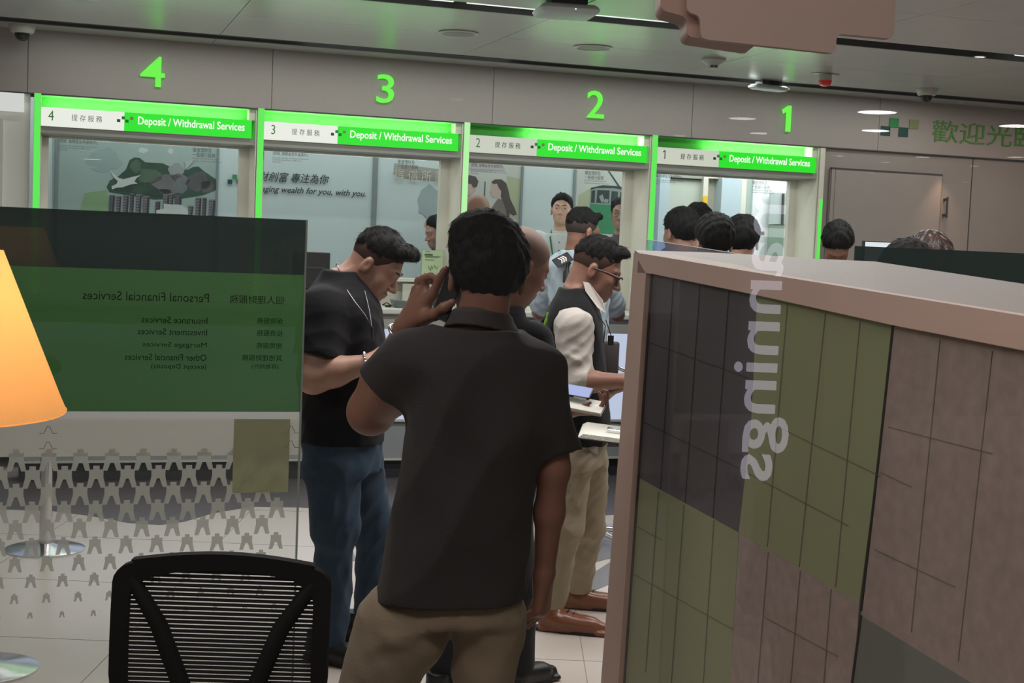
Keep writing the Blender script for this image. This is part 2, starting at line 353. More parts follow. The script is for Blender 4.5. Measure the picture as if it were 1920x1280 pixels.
# office behind window 1
MB().box(4.9, 8.4, 3.4, 3.5, 0, 2.8).build('far_wall', mat('office_far_wall', srgb(190, 195, 185), .5), bw)
MB().box(5.42, 5.465, 1.70, 1.85, 0, 2.32).box(5.465, 5.575, 1.73, 1.84, 2.22, 2.32).build('door_frame', M_white, bw)
MB().box(5.465, 5.575, 1.80, 1.84, 0, 2.22).build('door_leaf', mat('door_beige', srgb(180, 176, 160), .5), bw)
MB().box(5.575, 5.765, 1.66, 1.85, 0, 2.7).build('blue_panel', mat('panel_blue', srgb(178, 195, 203), .4), bw)
MB().box(5.765, 5.81, 1.66, 1.85, 0, 2.7).build('pale_post', M_reveal, bw)
MB().box(5.81, 5.875, 1.68, 1.85, 0, 2.7).build('grey_green_panel', mat('panel_gg', srgb(165, 182, 176), .4), bw)
MB().box(5.875, 6.9, 1.66, 1.85, 0, 2.7).build('white_panel', mat('panel_w', srgb(215, 222, 222), .4), bw)
MB().box(4.98, 5.07, 1.62, 1.75, 0, 2.7).build('bluish_post', mat('panel_blue', srgb(178, 195, 203), .4), bw)
MB().box(5.07, 5.42, 1.76, 1.85, 0, 2.2).build('cupboard_door', mat('cupboard', srgb(182, 190, 180), .45), bw)
MB().box(5.07, 5.42, 1.72, 1.85, 2.21, 2.33).build('track_rail', M_trim, bw)
MB().box(8.3, 8.4, 0, 3.5, 0, 2.8).box(-.7, -.6, .3, 3.5, 0, 2.8).build('end_wall', M_trim, bw)
def onoff(u, v, off):
    X = onplane(u, v, W0+DN*off, DN)-W0; return float(X @ DX), float(X[2])
def artpoly(name, pts, m, parent, off=-BY+.012, th=.003, y=None):
    q = [onoff(u, v, off) for u, v in pts]
    return MB().prism(q, -off-th, -off).build(name, m, parent)
# lock on cupboard, sticker, handle
r = empty('door_sticker', (0,0,0), 0, 'small teal sticker on the beige office door behind window 1', 'sticker'); r.location = tuple(W0); r.rotation_euler = (0, 0, TH)
artpoly('sticker', [(1344, 352), (1352, 353), (1352, 367), (1344, 366)], mat('teal_print', srgb(60, 165, 150), .5), r, off=-1.79)
r = empty('wall_box', tuple(W0), TH, 'small white wall socket on the pale wall beside the photocopier, behind window 1', 'socket')
artpoly('socket_plate', [(1424, 434), (1432, 434), (1432, 441), (1424, 441)], M_pgrey, r, off=-1.67, th=.01)
r = empty('hanging_tag', tuple(W0), TH, 'yellow and green hanging plush tag on the cupboard edge behind window 1', 'decoration')
artpoly('yellow_part', [(1316, 370), (1320, 367), (1324, 368), (1324, 384), (1318, 385), (1315, 380)], mat('yellow', srgb(215, 175, 50), .6), r, off=-1.66, th=.03)
artpoly('green_part', [(1318, 385), (1324, 384), (1323, 391), (1316, 392)], mat('green_tag', srgb(25, 110, 80), .6), r, off=-1.66, th=.03)
r = empty('display_stand', tuple(W0), TH, 'tall white framed display stand with grey green leaflet panel behind window 1', 'stand')
artpoly('stand_panel', [(1443, 361), (1485, 362), (1484, 420), (1440, 420)], mat('stand_grey', srgb(170, 180, 178), .4), r, off=-1.62, th=.02)
artpoly('stand_frame', [(1466, 363), (1469, 363), (1467, 421), (1464, 421)], M_ink, r, off=-1.60, th=.02)
artpoly('leaflet_panel', [(1441, 422), (1480, 424), (1476, 480), (1438, 478)], mat('leaf_gg', srgb(120, 145, 128), .5), r, off=-1.60, th=.02)

# poster behind window 4: hills, towers and birds
M_hill = mat('wash_green', srgb(46, 76, 62), .7, nscale=7, namp=.6, bump=0)
M_hill2 = mat('wash_grey', srgb(104, 106, 108), .7, nscale=6, namp=.45)
M_sky = mat('wash_sky', srgb(150, 168, 163), .7, nscale=2.5, namp=.12)
M_lg = mat('wash_light_green', srgb(128, 158, 118), .7, nscale=3, namp=.15)
M_bldg = mat('tower_print', srgb(118, 116, 122), .7); M_bldk = mat('tower_dark_print', srgb(52, 52, 58), .7)
M_gull = mat('bird_white', srgb(188, 194, 190), .7)
r = empty('mural_poster', tuple(W0), TH, 'poster of green hills, grey tower blocks and a white gull behind window 4', 'poster')
pa = lambda nm, pts, m, lay, th=.002: artpoly(nm, pts, m, r, off=-BY+.0015+lay*.0009, th=.0008)
pa('sky_wash', [(98, 246), (408, 262), (408, 404), (98, 396)], M_sky, 0)
def blob(cx, cy, rx, ry, n=26, j=.12, seed=0):
    rd = random.Random(seed); ph = [rd.random()*6.28 for _ in range(4)]
    return [(cx+rx*math.cos(t)*(1+j*math.sin(3*t+ph[0])+j*.6*math.sin(7*t+ph[1])), cy+ry*math.sin(t)*(1+j*math.sin(4*t+ph[2])+j*.6*math.sin(9*t+ph[3]))) for t in [2*math.pi*i/n for i in range(n)]]
pa('green_wash', [(158, 362), (200, 356), (206, 397), (150, 395)], M_lg, 1)
pa('mist_wash', blob(195, 300, 32, 22, seed=2), mat('wash_mist', srgb(140, 158, 156), .7), 1)
pa('hill', [(200, 350), (206, 338), (222, 330), (236, 318), (243, 300), (252, 295), (262, 296), (272, 304), (290, 305), (305, 306), (318, 312), (338, 318), (352, 318), (362, 313), (372, 312), (384, 322), (396, 330), (405, 336), (405, 356), (380, 366), (340, 372), (290, 374), (240, 366), (205, 360)], M_hill, 2)
pa('hill_shade', blob(322, 345, 34, 20, seed=5), M_hill2, 3)
pa('hill_shade', blob(330, 322, 14, 16, seed=9), mat('wash_pale', srgb(140, 146, 144), .7, nscale=4, namp=.2), 3)
for i_, (a_, b_, c_, d_) in enumerate([(232, 348, 18, 12), (280, 330, 22, 14), (372, 340, 22, 18), (300, 362, 26, 8), (255, 312, 10, 12), (388, 350, 12, 12)]): pa('hill_shade', blob(a_, b_, c_, d_, seed=20+i_), mat('wash_mix_%d' % (i_ % 3), srgb(*[(38, 62, 54), (74, 98, 80), (84, 84, 86)][i_ % 3]), .7, nscale=8, namp=.4), 3)
pa('cloud', blob(268, 282, 9, 5, seed=4), M_gull, 1); pa('cloud', blob(320, 283, 5, 5, seed=6), M_gull, 1)
rd = random.Random(5)
tw = [(205, 216, 365), (218, 228, 366), (231, 242, 364), (244, 252, 361), (255, 266, 362), (268, 281, 365), (292, 301, 374), (306, 318, 360), (318, 326, 358), (328, 341, 361), (353, 363, 380), (367, 378, 364), (380, 388, 364), (392, 404, 367)]
for i, (a, c, t) in enumerate(tw):
    k = .035*(a-205)
    pa('tower', [(a, t+k), (c, t+k+.5), (c-2, 400+k), (a-2, 400+k)], M_bldg if i % 3 else mat('tower_mid_print', srgb(95, 94, 100), .7), 4)
    pa('tower_windows', [(c-(c-a)*.35, t+k+2), (c-.5, t+k+2.5), (c-2.5, 400+k), (c-(c-a)*.35-2, 400+k)], M_bldk, 5)
    q = MB()
    for j in range(6):
        z0 = t+k+3+j*5.2
        for ii in (0.08, .36):
            a0 = a+(c-a)*ii
            q.prism([onoff(u, v, -BY+.02) for u, v in [(a0, z0), (a0+2, z0), (a0+2, z0+2.4), (a0, z0+2.4)]], BY-.0064, BY-.0060)
    q.build('tower_windows', M_bldk, r)
pa('pale_hall', [(293, 394), (307, 391), (307, 382), (340, 384), (352, 391), (353, 402), (293, 400)], M_gull, 6)
pa('gull', [(206, 318), (213, 325), (222, 333), (231, 336), (246, 332), (264, 328), (256, 334), (252, 340), (258, 344), (244, 346), (230, 351), (218, 352), (210, 355), (209, 349), (218, 345), (221, 340), (212, 331)], M_gull, 6)
pa('gull', [(345, 302), (356, 300), (366, 298), (360, 306), (354, 312), (346, 318), (348, 311)], mat('bird_grey', srgb(165, 172, 170), .7), 6)
# panel between: logo squares and slogan
r = empty('slogan_lettering', tuple(W0), TH, 'dark slanted slogan lettering and logo squares on the office wall behind windows 4 and 3', 'lettering')
for i, (u, v, m) in enumerate([(427, 336, M_dkteal), (436, 327, M_mgreen), (444, 336, M_dkteal), (453, 328, mat('sq_pale', srgb(110, 150, 125), .6))]):
    artpoly('logo_square', [(u, v), (u+8.5, v+.6), (u+8.2, v+9), (u-.3, v+8.4)], m, r)
s_, z_ = onoff(440, 341, -BY+.01)
a_, z_ = onoff(467, 338, -BY+.01); b_ = onoff(617, 345, -BY+.01)[0]; a2_, z2_ = onoff(462, 361, -BY+.01); b2_ = onoff(686, 360, -BY+.01)[0]
text('chinese_slogan', '理財創富 專注為你', .1, M_ink, r, a_, BY-.012, z_, fit=(b_-a_, .076), shear=.25, ext=.0005, bold=.0008)
text('english_slogan', 'Managing wealth for you, with you.', .1, M_ink, r, a2_, BY-.012, z2_-.0, fit=(b2_-a2_, .062), shear=.3, ext=.0005, bold=.0012)
# behind window 3, right: washed out calligraphy print and peach disc
r = empty('calligraphy_print', tuple(W0), TH, 'faint brown calligraphy and peach disc print on the panel behind window 3', 'print')
a_, z_ = onoff(738, 335, -BY+.01)
pa2 = lambda nm, pts, m, lay: artpoly(nm, pts, m, r, off=-BY+.0015+lay*.0009, th=.0008)
pa2('brown_wash', [(740, 306), (830, 318), (830, 340), (760, 334), (738, 326)], mat('wash_brown', srgb(150, 150, 140), .7, nscale=5, namp=.1), 1)
text('calligraphy', '得 償 所 願', .1, mat('brush_pale', srgb(185, 178, 165), .7), r, a_, BY-.02, z_-.02, fit=(.42, .1), ext=.0005)
pa2('peach_disc', blob(812, 420, 16, 11, j=.03), mat('peach', srgb(200, 150, 115), .7), 2)
pa2('blue_wash', blob(808, 380, 26, 30, seed=3), mat('wash_blue', srgb(150, 166, 166), .7, nscale=3, namp=.12), 1)
# behind window 2: woman, boy and umbrella pole; tram
r = empty('mural_poster', tuple(W0), TH, 'poster of a long haired woman and a boy under an umbrella behind window 2', 'poster')
pa('sky_wash', [(878, 296), (978, 304), (970, 430), (872, 430)], mat('wash_cream', srgb(176, 180, 172), .7, nscale=3, namp=.08), 0)
pa('yellow_wash', [(950, 330), (977, 335), (972, 412), (950, 405)], mat('wash_olive', srgb(160, 166, 138), .7, nscale=3, namp=.1), 1)
M_skinp = mat('print_skin', srgb(178, 160, 150), .7); M_hairp = mat('print_hair', srgb(76, 68, 66), .7, nscale=8, namp=.3); M_coatp = mat('print_coat', srgb(112, 104, 96), .7, nscale=6, namp=.2)
pa('face', [(921, 347), (925, 340), (937, 340), (943, 352), (940, 364), (934, 370), (930, 371), (923, 370), (921, 363), (918, 360), (920, 356)], M_skinp, 2)
pa('hair', [(921, 341), (928, 336), (940, 336), (949, 343), (953, 356), (957, 374), (965, 390), (969, 402), (962, 404), (950, 395), (944, 380), (939, 368), (940, 358), (935, 352), (932, 344), (925, 345)], M_hairp, 3)
pa('coat', [(919, 395), (926, 383), (934, 372), (941, 374), (950, 383), (956, 398), (952, 428), (918, 428)], M_coatp, 2)
pa('sleeve', [(948, 385), (956, 392), (955, 410), (948, 425), (944, 425), (951, 405)], M_hairp, 4)
pa('umbrella_pole', [(909, 340), (910.5, 340), (908, 400), (906, 400)], M_ink, 3)
pa('umbrella_fabric', [(868, 318), (880, 300), (912, 292), (945, 312), (950, 326), (900, 320)], mat('wash_violet', srgb(168, 166, 166), .7, nscale=3, namp=.06), 1)
pa('boy_hair', [(870, 334), (880, 328), (892, 331), (897, 340), (894, 350), (887, 352), (884, 345), (872, 343)], M_hairp, 3)
pa('boy_face', [(872, 343), (886, 343), (893, 350), (891, 358), (884, 364), (872, 362)], M_skinp, 2)
pa('boy_coat', [(868, 366), (888, 366), (904, 376), (912, 398), (912, 428), (868, 428)], M_coatp, 2)
r = empty('mural_poster', tuple(W0), TH, 'poster of a green double deck tram with overhead pole, behind window 2', 'poster')
pa('sky_wash', [(1082, 312), (1176, 320), (1172, 460), (1076, 455)], mat('wash_cream2', srgb(178, 184, 178), .7, nscale=3, namp=.06), 0)
pa('olive_wash', [(1085, 365), (1112, 350), (1115, 440), (1080, 430)], mat('wash_olive', srgb(160, 166, 138), .7, nscale=3, namp=.1), 1)
M_tram = mat('tram_green', srgb(48, 128, 88), .7); M_tramg = mat('tram_grey', srgb(128, 142, 138), .7); M_tramd = mat('tram_dark', srgb(40, 55, 55), .7)
pa('tram_body', [(1106, 380), (1174, 384), (1172, 440), (1104, 436)], M_tram, 2)
pa('tram_upper', [(1108, 354), (1118, 350), (1150, 350), (1174, 356), (1174, 386), (1106, 382)], M_tramg, 3)
for q in ([(1109, 358), (1116, 356), (1115, 380), (1108, 380)], [(1120, 356), (1143, 357), (1142, 381), (1118, 380)], [(1147, 358), (1159, 359), (1158, 382), (1145, 381)], [(1163, 360), (1174, 361), (1173, 383), (1162, 382)]): pa('tram_window', q, M_tramd, 4)
for q in ([(1123, 368), (1130, 364), (1134, 378), (1128, 380)], [(1134, 372), (1141, 374), (1140, 380), (1133, 380)]): pa('window_glint', q, M_tramg, 5)
pa('overhead_pole', [(1134, 311), (1136, 311), (1163, 350), (1160, 350)], M_ink, 4)
pa('roof_line', [(1108, 352), (1130, 347), (1162, 349), (1174, 354), (1174, 357), (1150, 352), (1118, 352), (1108, 356)], M_tramd, 5)
# welcome lettering and logo on the fascia at right
r = empty('welcome_lettering', tuple(W0), TH, 'green Chinese welcome lettering and checker logo on the fascia at far right', 'sign')
for sx_, zz, m in [(6.055, 2.525, M_dkteal), (6.125, 2.59, M_mgreen), (6.21, 2.525, M_dkteal), (6.30, 2.59, M_olive2)]:
    MB().box(sx_, sx_+.082, -.006, -.001, zz, zz+.07).build('logo_square', m, r)
text('welcome_text', '歡迎光臨', .2, mat('letter_green', srgb(72, 140, 52), .5), r, 6.505, -.004, 2.505, fit=(.97, .165), ext=.002)
# door recess right
dr = empty('wall_recess', tuple(W0), TH, kind='structure'); dr.name = 'wall_recess'
MB().box(5.592, 7.7, .02, .1, 0, 2.41).build('greige_wall', mat('greige_wall', srgb(148, 142, 137), .38, nscale=5, namp=.04), dr)
d1 = empty('door_1', tuple(W0), TH, kind='structure')
MB().box(5.66, 6.62, .0, .02, 0, 2.25).build('door_leaf', mat('greige_door', srgb(152, 146, 141), .36, nscale=5, namp=.04), d1)
MB().box(5.655, 6.625, -.003, .02, 2.25, 2.262).build('door_gap', M_slotdark, d1)
MB().box(5.645, 5.655, -.001, .02, 0, 2.25).box(5.69, 5.694, -.002, .02, 0, 2.25).box(6.62, 6.625, -.001, .02, 0, 2.25).build('door_edge', mat('door_edge', srgb(112, 106, 98), .5), d1)
MB().box(6.658, 6.672, -.030, -.02, 1.93, 2.09).box(6.658, 6.672, -.02, .02, 1.94, 1.96).box(6.658, 6.672, -.02, .02, 2.06, 2.08).build('door_handle', M_slotdark, d1)
MB().box(6.9, 6.905, .015, .02, 0, 2.41).build('panel_gap', M_slotdark, dr)
# small warm spot added to make the glow reflected on the door
r = empty('recessed_spotlight', WP(6.62, .16, 2.795), TH, 'tiny warm spotlight added to throw a glow on the greige door', 'ceiling light')
MB().lathe([(.03, -.004), (.03, .004), (.012, .004), (.012, -.004)], n=20).build('trim_ring', M_cam, r)
l = bpy.data.lights.new('door_glow_fill', 'SPOT'); l.energy = 9; l.color = (1, .62, .42); l.spot_size = rad(70); l.spot_blend = .8; l.shadow_soft_size = .02
o = bpy.data.objects.new('door_glow_fill', l); o.location = WP(6.62, .1, 2.39); o.rotation_euler = (rad(-3), 0, TH); COL.objects.link(o)
# ------------------------------------------------------------------ frosted screen with service list (seen from behind)
W1 = np.array([-.636, 4.3, 0])
r = empty('glass_screen', tuple(W1), TH, 'tall glass screen with dark and green film, mirrored service list and frosted coin pattern, left', 'screen')
MB().box(-2.3, 0, -.004, .004, .02, 1.655).build('glass_panel', glass('screen_glass', .012, (.96, .97, .96)), r)
MB().box(-.004, .001, -.006, .006, .02, 1.655).build('glass_edge', mat('glass_edge', srgb(150, 165, 155), .3), r)
def sheet(x0, x1, y, z0, z1): return MB().add([(x0, y, z0), (x1, y, z0), (x1, y, z1), (x0, y, z1)], [(0, 1, 2, 3)])
sheet(-2.3, -.004, .0055, 1.487, 1.654).build('dark_film', film('film_dark', srgb(40, 52, 49), .99), r)
gf = sheet(-2.3, -.004, .0055, 1.068, 1.487).build('green_film', film('film_green', srgb(72, 112, 66), .99), r)
sheet(-2.3, -.004, .0055, .935, 1.068).build('frosted_film', film('film_frost', srgb(205, 201, 194), .93), r)
sheet(-2.3, -.004, .0057, .02, .935).build('haze_film', film('film_haze', srgb(150, 150, 142), .10), r)
MB().box(-.203, -.034, -.0065, -.005, .822, 1.047).build('olive_notice', film('film_olive', srgb(190, 194, 162), .96), r)
M_sh = film('film_lettering', srgb(18, 45, 24), .72)
for (t, x, z, wd, h) in [('個人理財服務', -.062, 1.397, .165, .024), ('Personal Financial Services', -.287, 1.397, .36, .026),
      ('保險服務', -.065, 1.337, .078, .018), ('Insurance Services', -.29, 1.333, .19, .019),
      ('投資服務', -.065, 1.30, .078, .018), ('Investment Services', -.29, 1.298, .20, .019),
      ('按揭服務', -.065, 1.262, .078, .018), ('Mortgage Services', -.29, 1.258, .185, .019),
      ('其他理財服務', -.065, 1.225, .12, .018), ('Other Financial Services', -.29, 1.222, .235, .019),
      ('(存款除外)', -.075, 1.198, .08, .017), ('(except Deposits)', -.29, 1.194, .16, .018)]:
    text('mirrored_lettering', t, h, M_sh, gf, x, -.0060, z, fit=(wd, h), mirror=True, ext=.0001)
coin = [(-.16, .5), (.16, .5), (.16, .33), (.37, .33), (.36, .0), (.49, -.5), (.24, -.5), (.07, -.10), (-.07, -.10), (-.24, -.5), (-.49, -.5), (-.36, .0), (-.37, .33), (-.16, .33)]
q = MB()
for i in range(10):
    z = .925-i*.051; sc = [1, 1, 1, .95, .88, .8, .72, .6, .45, .3][i]
    for j in range(-1, 26):
        x = -j*.089-.02-(.0445 if i % 2 else 0)
        if x > -.03 or x < -2.27: continue
        pts = [(x+a*.056*sc, z+b_*.066*sc) for a, b_ in coin]
        n = len(pts); q.add([(a, .0062, b_) for a, b_ in pts], [tuple(range(n))])
o = q.build('coin_pattern', film('film_coin', srgb(200, 198, 192), .86), r)
# hairline coin outlines in the frosted band
q = MB()
for x in (-.735, -.03):
    for z in (1.03, .985):
        pts = [(x+a*.05, z+b_*.05) for a, b_ in coin]
        for a, b_ in zip(pts[5:10], pts[6:11]): q.tube([(a[0], -.006, a[1]), (b_[0], -.006, b_[1])], .0007, 4)
q.build('coin_outline', M_ink, r)
MB().box(-2.3, 0, -.02, .02, 0, .03).build('floor_channel', M_chrome, r)

# ------------------------------------------------------------------ table lamp on a floor stand, left
lc = P(-175, 770, 1.5)
r = empty('floor_lamp', (lc[0], 1.5, 0), 0, 'glowing orange fabric lamp shade at the left edge', 'lamp')
zr = float(lc[2])
q = MB(); n = 64; prof = [(.162, 0), (.1625, .004), (.1610, .006), (.149, .030), (.075, .24), (.0745, .242)]
R0, R1, Hh = .163, .095, .175
prof = [(R0, 0), (R0+.0008, .002), (R0-.001, .004), (R0-(R0-R1)*.09, .016), (R0-(R0-R1)*.5, Hh*.5), (R1, Hh)]
loops = [[(a*math.cos(2*math.pi*k/n), a*math.sin(2*math.pi*k/n), zr+z) for k in range(n)] for a, z in prof]
m = bpy.data.materials.new('shade_fabric'); m.use_nodes = True; nt = m.node_tree; nt.nodes.clear()
out = nt.nodes.new('ShaderNodeOutputMaterial'); mx = nt.nodes.new('ShaderNodeMixShader'); mx.inputs[0].default_value = .55
d_ = nt.nodes.new('ShaderNodeBsdfDiffuse'); t_ = nt.nodes.new('ShaderNodeBsdfTranslucent')
wv = nt.nodes.new('ShaderNodeTexNoise'); wv.inputs['Scale'].default_value = 90
rp = nt.nodes.new('ShaderNodeMix'); rp.data_type = 'RGBA'; rp.inputs[6].default_value = (.90, .50, .22, 1); rp.inputs[7].default_value = (.95, .56, .26, 1)
nt.links.new(wv.outputs[0], rp.inputs[0])
for x in (d_, t_): nt.links.new(rp.outputs[2], x.inputs[0])
ad = nt.nodes.new('ShaderNodeAddShader'); em = nt.nodes.new('ShaderNodeEmission'); em.inputs[0].default_value = (1, .42, .10, 1); em.inputs[1].default_value = .16
nt.links.new(d_.outputs[0], mx.inputs[1]); nt.links.new(t_.outputs[0], mx.inputs[2]); nt.links.new(mx.outputs[0], ad.inputs[0]); nt.links.new(em.outputs[0], ad.inputs[1]); nt.links.new(ad.outputs[0], out.inputs[0])
MB().loft(loops, caps=False).build('lamp_shade', m, r, 60)
MB().lathe([(.008, 0), (.008, zr+.06)], n=12).build('pole', M_chrome, r, 40)
MB().lathe([(.13, 0), (.13, .012), (.02, .02)], n=32).build('base', M_chrome, r, 40)
MB().sphere((0, 0, zr+.09), .03).build('bulb', glow('bulb_glow', (1, .8, .5), 3), r, 60)
l = bpy.data.lights.new('lamp_bulb_light', 'POINT'); l.energy = 5.5; l.color = (1, .72, .36); l.shadow_soft_size = .035
o = bpy.data.objects.new('lamp_bulb_light', l); o.location = (lc[0], 1.5, zr+.09); COL.objects.link(o)

# ------------------------------------------------------------------ office chair, foreground
cx = float(P(421, 1035, 2.55)[0]); cy = 2.55; top = float(P(421, 1036, cy)[2])
r = empty('office_chair', (cx, cy, 0), rad(2), 'black mesh back office chair in the foreground, in front of the frosted screen', 'chair')
hw = .197
def outline(ins, zt=0):
    pts = []; h0 = top-.50; w_ = hw-ins; zt_ = top-ins
    for t in np.linspace(0, 1, 9): pts.append((-w_*(.86+.14*min(1, t*1.6)), h0+ins+t*(zt_-.055-h0-ins)))
    for k in range(1, 6):
        a = math.pi-k*math.pi/12*1.2; pts.append((-w_+.04+.04*math.cos(a), zt_-.055+.035*math.sin(a)))
    for t in np.linspace(.08, .92, 11): pts.append((-w_+2*w_*t, zt_-.020+.020*math.sin(math.pi*t)))
    L_ = pts[:14]; pts += [(-x, z) for x, z in reversed(L_)]
    return pts
o1, o2 = outline(0), outline(.03)
def yb(z): return .035*((top-z)/.5)**2-.03*math.sin((top-z)/.5*math.pi)
n = len(o1)
fr = MB().loft([[(x, yb(z)-.014, z) for x, z in o1], [(x, yb(z)+.012, z) for x, z in o1], [(x, yb(z)+.010, z) for x, z in o2], [(x, yb(z)-.010, z) for x, z in o2], [(x, yb(z)-.014, z) for x, z in o1]], caps=False)
fr.build('back_frame', mat('chair_frame', srgb(18, 18, 19), .8, spec=.25), r, 50)
q = MB(); z = top-.032
while z > top-.47:
    ww = hw-.028
    q.add([(-ww, yb(z), z), (ww, yb(z), z), (ww, yb(z), z-.0066), (-ww, yb(z), z-.0066)], [(0, 1, 2, 3)])
    z -= .0082
for i in range(0):
    x = -hw+.028+i*(2*hw-.056)/99
    q.add([(x, yb(top-.03-j*.05)+.0012, top-.03-j*.05) for j in range(9)]+[(x+.0014, yb(top-.03-j*.05)+.0012, top-.03-j*.05) for j in range(9)], [(j, j+1, j+10, j+9) for j in range(8)])
q.build('mesh_fabric', mat('chair_mesh', srgb(26, 26, 28), .8), r)
q = MB()
for s in (-1, 1): q.tube([(s*.165, -.008, top-.05), (s*.11, -.028, top-.13), (s*.02, -.03, top-.36), (0, -.02, top-.45)], [.013, .016, .018, .02], 10)
q.build('back_brace', mat('chair_frame', srgb(18, 18, 19), .8, spec=.25), r, 50)
MB().box(-.205, .205, .04, .44, .44, .50, .03).build('seat', mat('seat_fabric', srgb(24, 24, 26), .9, bump=.3, bscale=300), r, 50)
MB().tube([(0, -.02, top-.45), (0, .02, .42), (0, .2, .40)], .03, 10).build('back_bracket', M_black, r, 50)
MB().lathe([(.028, .1), (.028, .30), (.02, .30), (.02, .44)], c=(0, .23, 0), n=16).build('gas_column', M_chrome, r, 40)
for k in range(5):
    a = rad(k*72+20); c_, s_ = math.cos(a), math.sin(a)
    lg = MB().tube([(0, .23, .12), (c_*.24, .23+s_*.24, .075)], [.03, .018], 8).build('leg', M_black, r, 50)
    MB().lathe([(.026, -.02), (.03, -.01), (.03, .01), (.026, .02)], n=16).build('caster', M_black, lg).location = (c_*.24, .23+s_*.24, .03)
    list(lg.children)[0].rotation_euler = (rad(90), 0, a)

# ------------------------------------------------------------------ queue stanchions
for (u, v, hint) in ((85, 1030, 'behind the frosted screen with round base on the light tiles'), (-30, 1255, 'of which only the edge of its base shows at the bottom left')):
    p = Pz(u, v, 0)
    r = empty('queue_post', (p[0], p[1], 0), 0, 'chrome queue post '+hint, 'post')
    MB().lathe([(.19, 0), (.19, .008), (.17, .014), (.05, .028), (.03, .035)], n=40).build('base', M_chrome, r, 40)
    MB().lathe([(.030, .03), (.030, .90), (.036, .9), (.036, .955), (.02, .965)], n=24).build('pole', M_chrome, r, 40)
    MB().box(.036, .05, -.03, .03, .88, .94).build('belt_cassette', M_black, r)

# ------------------------------------------------------------------ partition with glazed patchwork face, right
A = np.array([.294, 3.4, 0]); B = np.array([.7225, 2.0, 0]); EX = (B-A)/np.linalg.norm(B-A); PN = np.array([EX[1], -EX[0], 0])
ang = math.atan2(EX[1], EX[0])
def pp(u, v, off=0):
    X = onplane(u, v, A+PN*off, PN)-A; return float(X @ EX), float(X[2])
r = empty('display_partition', (A[0], A[1], 0), ang, 'wide pinkish white framed partition with patchwork of dark, olive and pink stone panels, right', 'partition')
def pt(u, v, off, y): s_, z_ = pp(u, v, off); return (s_, y, z_)
# local +y points away from the visible face when PN faces the viewer
sgn = 1 if (Matrix.Rotation(-ang, 3, 'Z') @ Vector(tuple(PN))).y < 0 else -1
M_pf = mat('partition_frame', srgb(204, 176, 163), .5, nscale=6, namp=.03)
M_pt = mat('partition_top', srgb(152, 142, 132), .5)
q = MB()
def band(mb, quad, t, off=0):
    a = [pp(u, v, off) for u, v in quad]; n_ = len(a)
    return mb.add([(x, -off*sgn, z) for x, z in a]+[(x, (-off+t)*sgn, z) for x, z in a], [tuple(range(n_)), tuple(range(2*n_-1, n_-1, -1))]+[(i, (i+1) % n_, (i+1) % n_+n_, i+n_) for i in range(n_)])
EXT = 2150
band(MB(), [(1197, 474), (1400, 508), (1580, 537), (1920, 592), (EXT, 630), (EXT, 706), (1920, 657), (1672, 609), (1419, 553), (1222, 513), (1195, 511)], .09, .012).build('top_rail', M_pf, r)
bt = pp(1190, 1280); 
e0 = pp(1197, 474); e1 = pp(1220, 513); e2 = pp(1168, 1280); e3 = pp(1135, 1280)
def ext(p, q_, z): t = (z-p[1])/(q_[1]-p[1]); return (p[0]+(q_[0]-p[0])*t, z)
b0 = ext(e1, e2, 0.0); b1 = ext(e0, e3, 0.0)
MB().add([(x, -.012*sgn, z) for x, z in (e0, e1, b0, b1)]+[(x, .09*sgn, z) for x, z in (e0, e1, b0, b1)], [(0, 1, 2, 3), (7, 6, 5, 4), (0, 4, 5, 1), (1, 5, 6, 2), (2, 6, 7, 3), (3, 7, 4, 0)]).build('end_post', M_pf, r)
# sloping ledge behind the rail
led = [(1190, 469), (1300, 472), (1430, 478), (1530, 485), (1640, 490), (1760, 508), (1920, 532), (EXT, 566)]
nr = [(1197, 474), (1300, 491), (1430, 513), (1530, 529), (1640, 547), (1760, 566), (1920, 592), (EXT, 630)]
q = MB(); top_ = []; bot_ = []
for (u, v), (u2, v2) in zip(led, nr):
    f_ = pp(u, v, -.20); a_ = pp(u2, v2, -.004); top_.append(((f_[0], .20*sgn, f_[1]), (a_[0], .004*sgn, a_[1])))
V = [p for pr in top_ for p in pr]; V += [(x, y, z-.006) for x, y, z in V]; m_ = len(top_)*2
Fs = []
for i in range(len(top_)-1):
    a_ = 2*i; Fs += [(a_, a_+1, a_+3, a_+2), (a_+m_, a_+2+m_, a_+3+m_, a_+1+m_), (a_, a_+2, a_+2+m_, a_+m_), (a_+1, a_+1+m_, a_+3+m_, a_+3)]
q.add(V, Fs).build('ledge', M_pt, r)
M_pd = mat('panel_dark', srgb(90, 82, 90), .5, nscale=4, namp=.12)
M_po = mat('panel_olive', srgb(152, 158, 120), .5, nscale=3, namp=.08)
M_pp = mat('panel_pink_stone', srgb(165, 148, 142), .5, nscale=38, namp=.34)
M_pg = mat('panel_dark_grey', srgb(120, 122, 116), .5, nscale=4, namp=.08)
g_ = [('dark_panel', M_pd, [(1222, 511), (1420, 551), (1408, 800), (1385, 998), (1197, 895)]),
      ('olive_panel', M_po, [(1420, 551), (1674, 609), (1648, 850), (1611, 1130), (1385, 998), (1408, 800)]),
      ('pink_stone_panel', M_pp, [(1674, 609), (1920, 655), (EXT, 704), (EXT, 1480), (1614, 1153), (1648, 850)]),
      ('olive_panel', M_po, [(1197, 895), (1385, 998), (1366, 1330), (1170, 1330)]),
      ('pink_stone_panel', M_pp, [(1386, 999), (1611, 1130), (1596, 1330), (1366, 1330)]),
      ('dark_grey_panel', M_pg, [(1614, 1153), (EXT, 1480), (EXT, 1700), (1590, 1330)])]
for nm, m, poly in g_: band(MB(), poly, .02).build(nm, m, r)
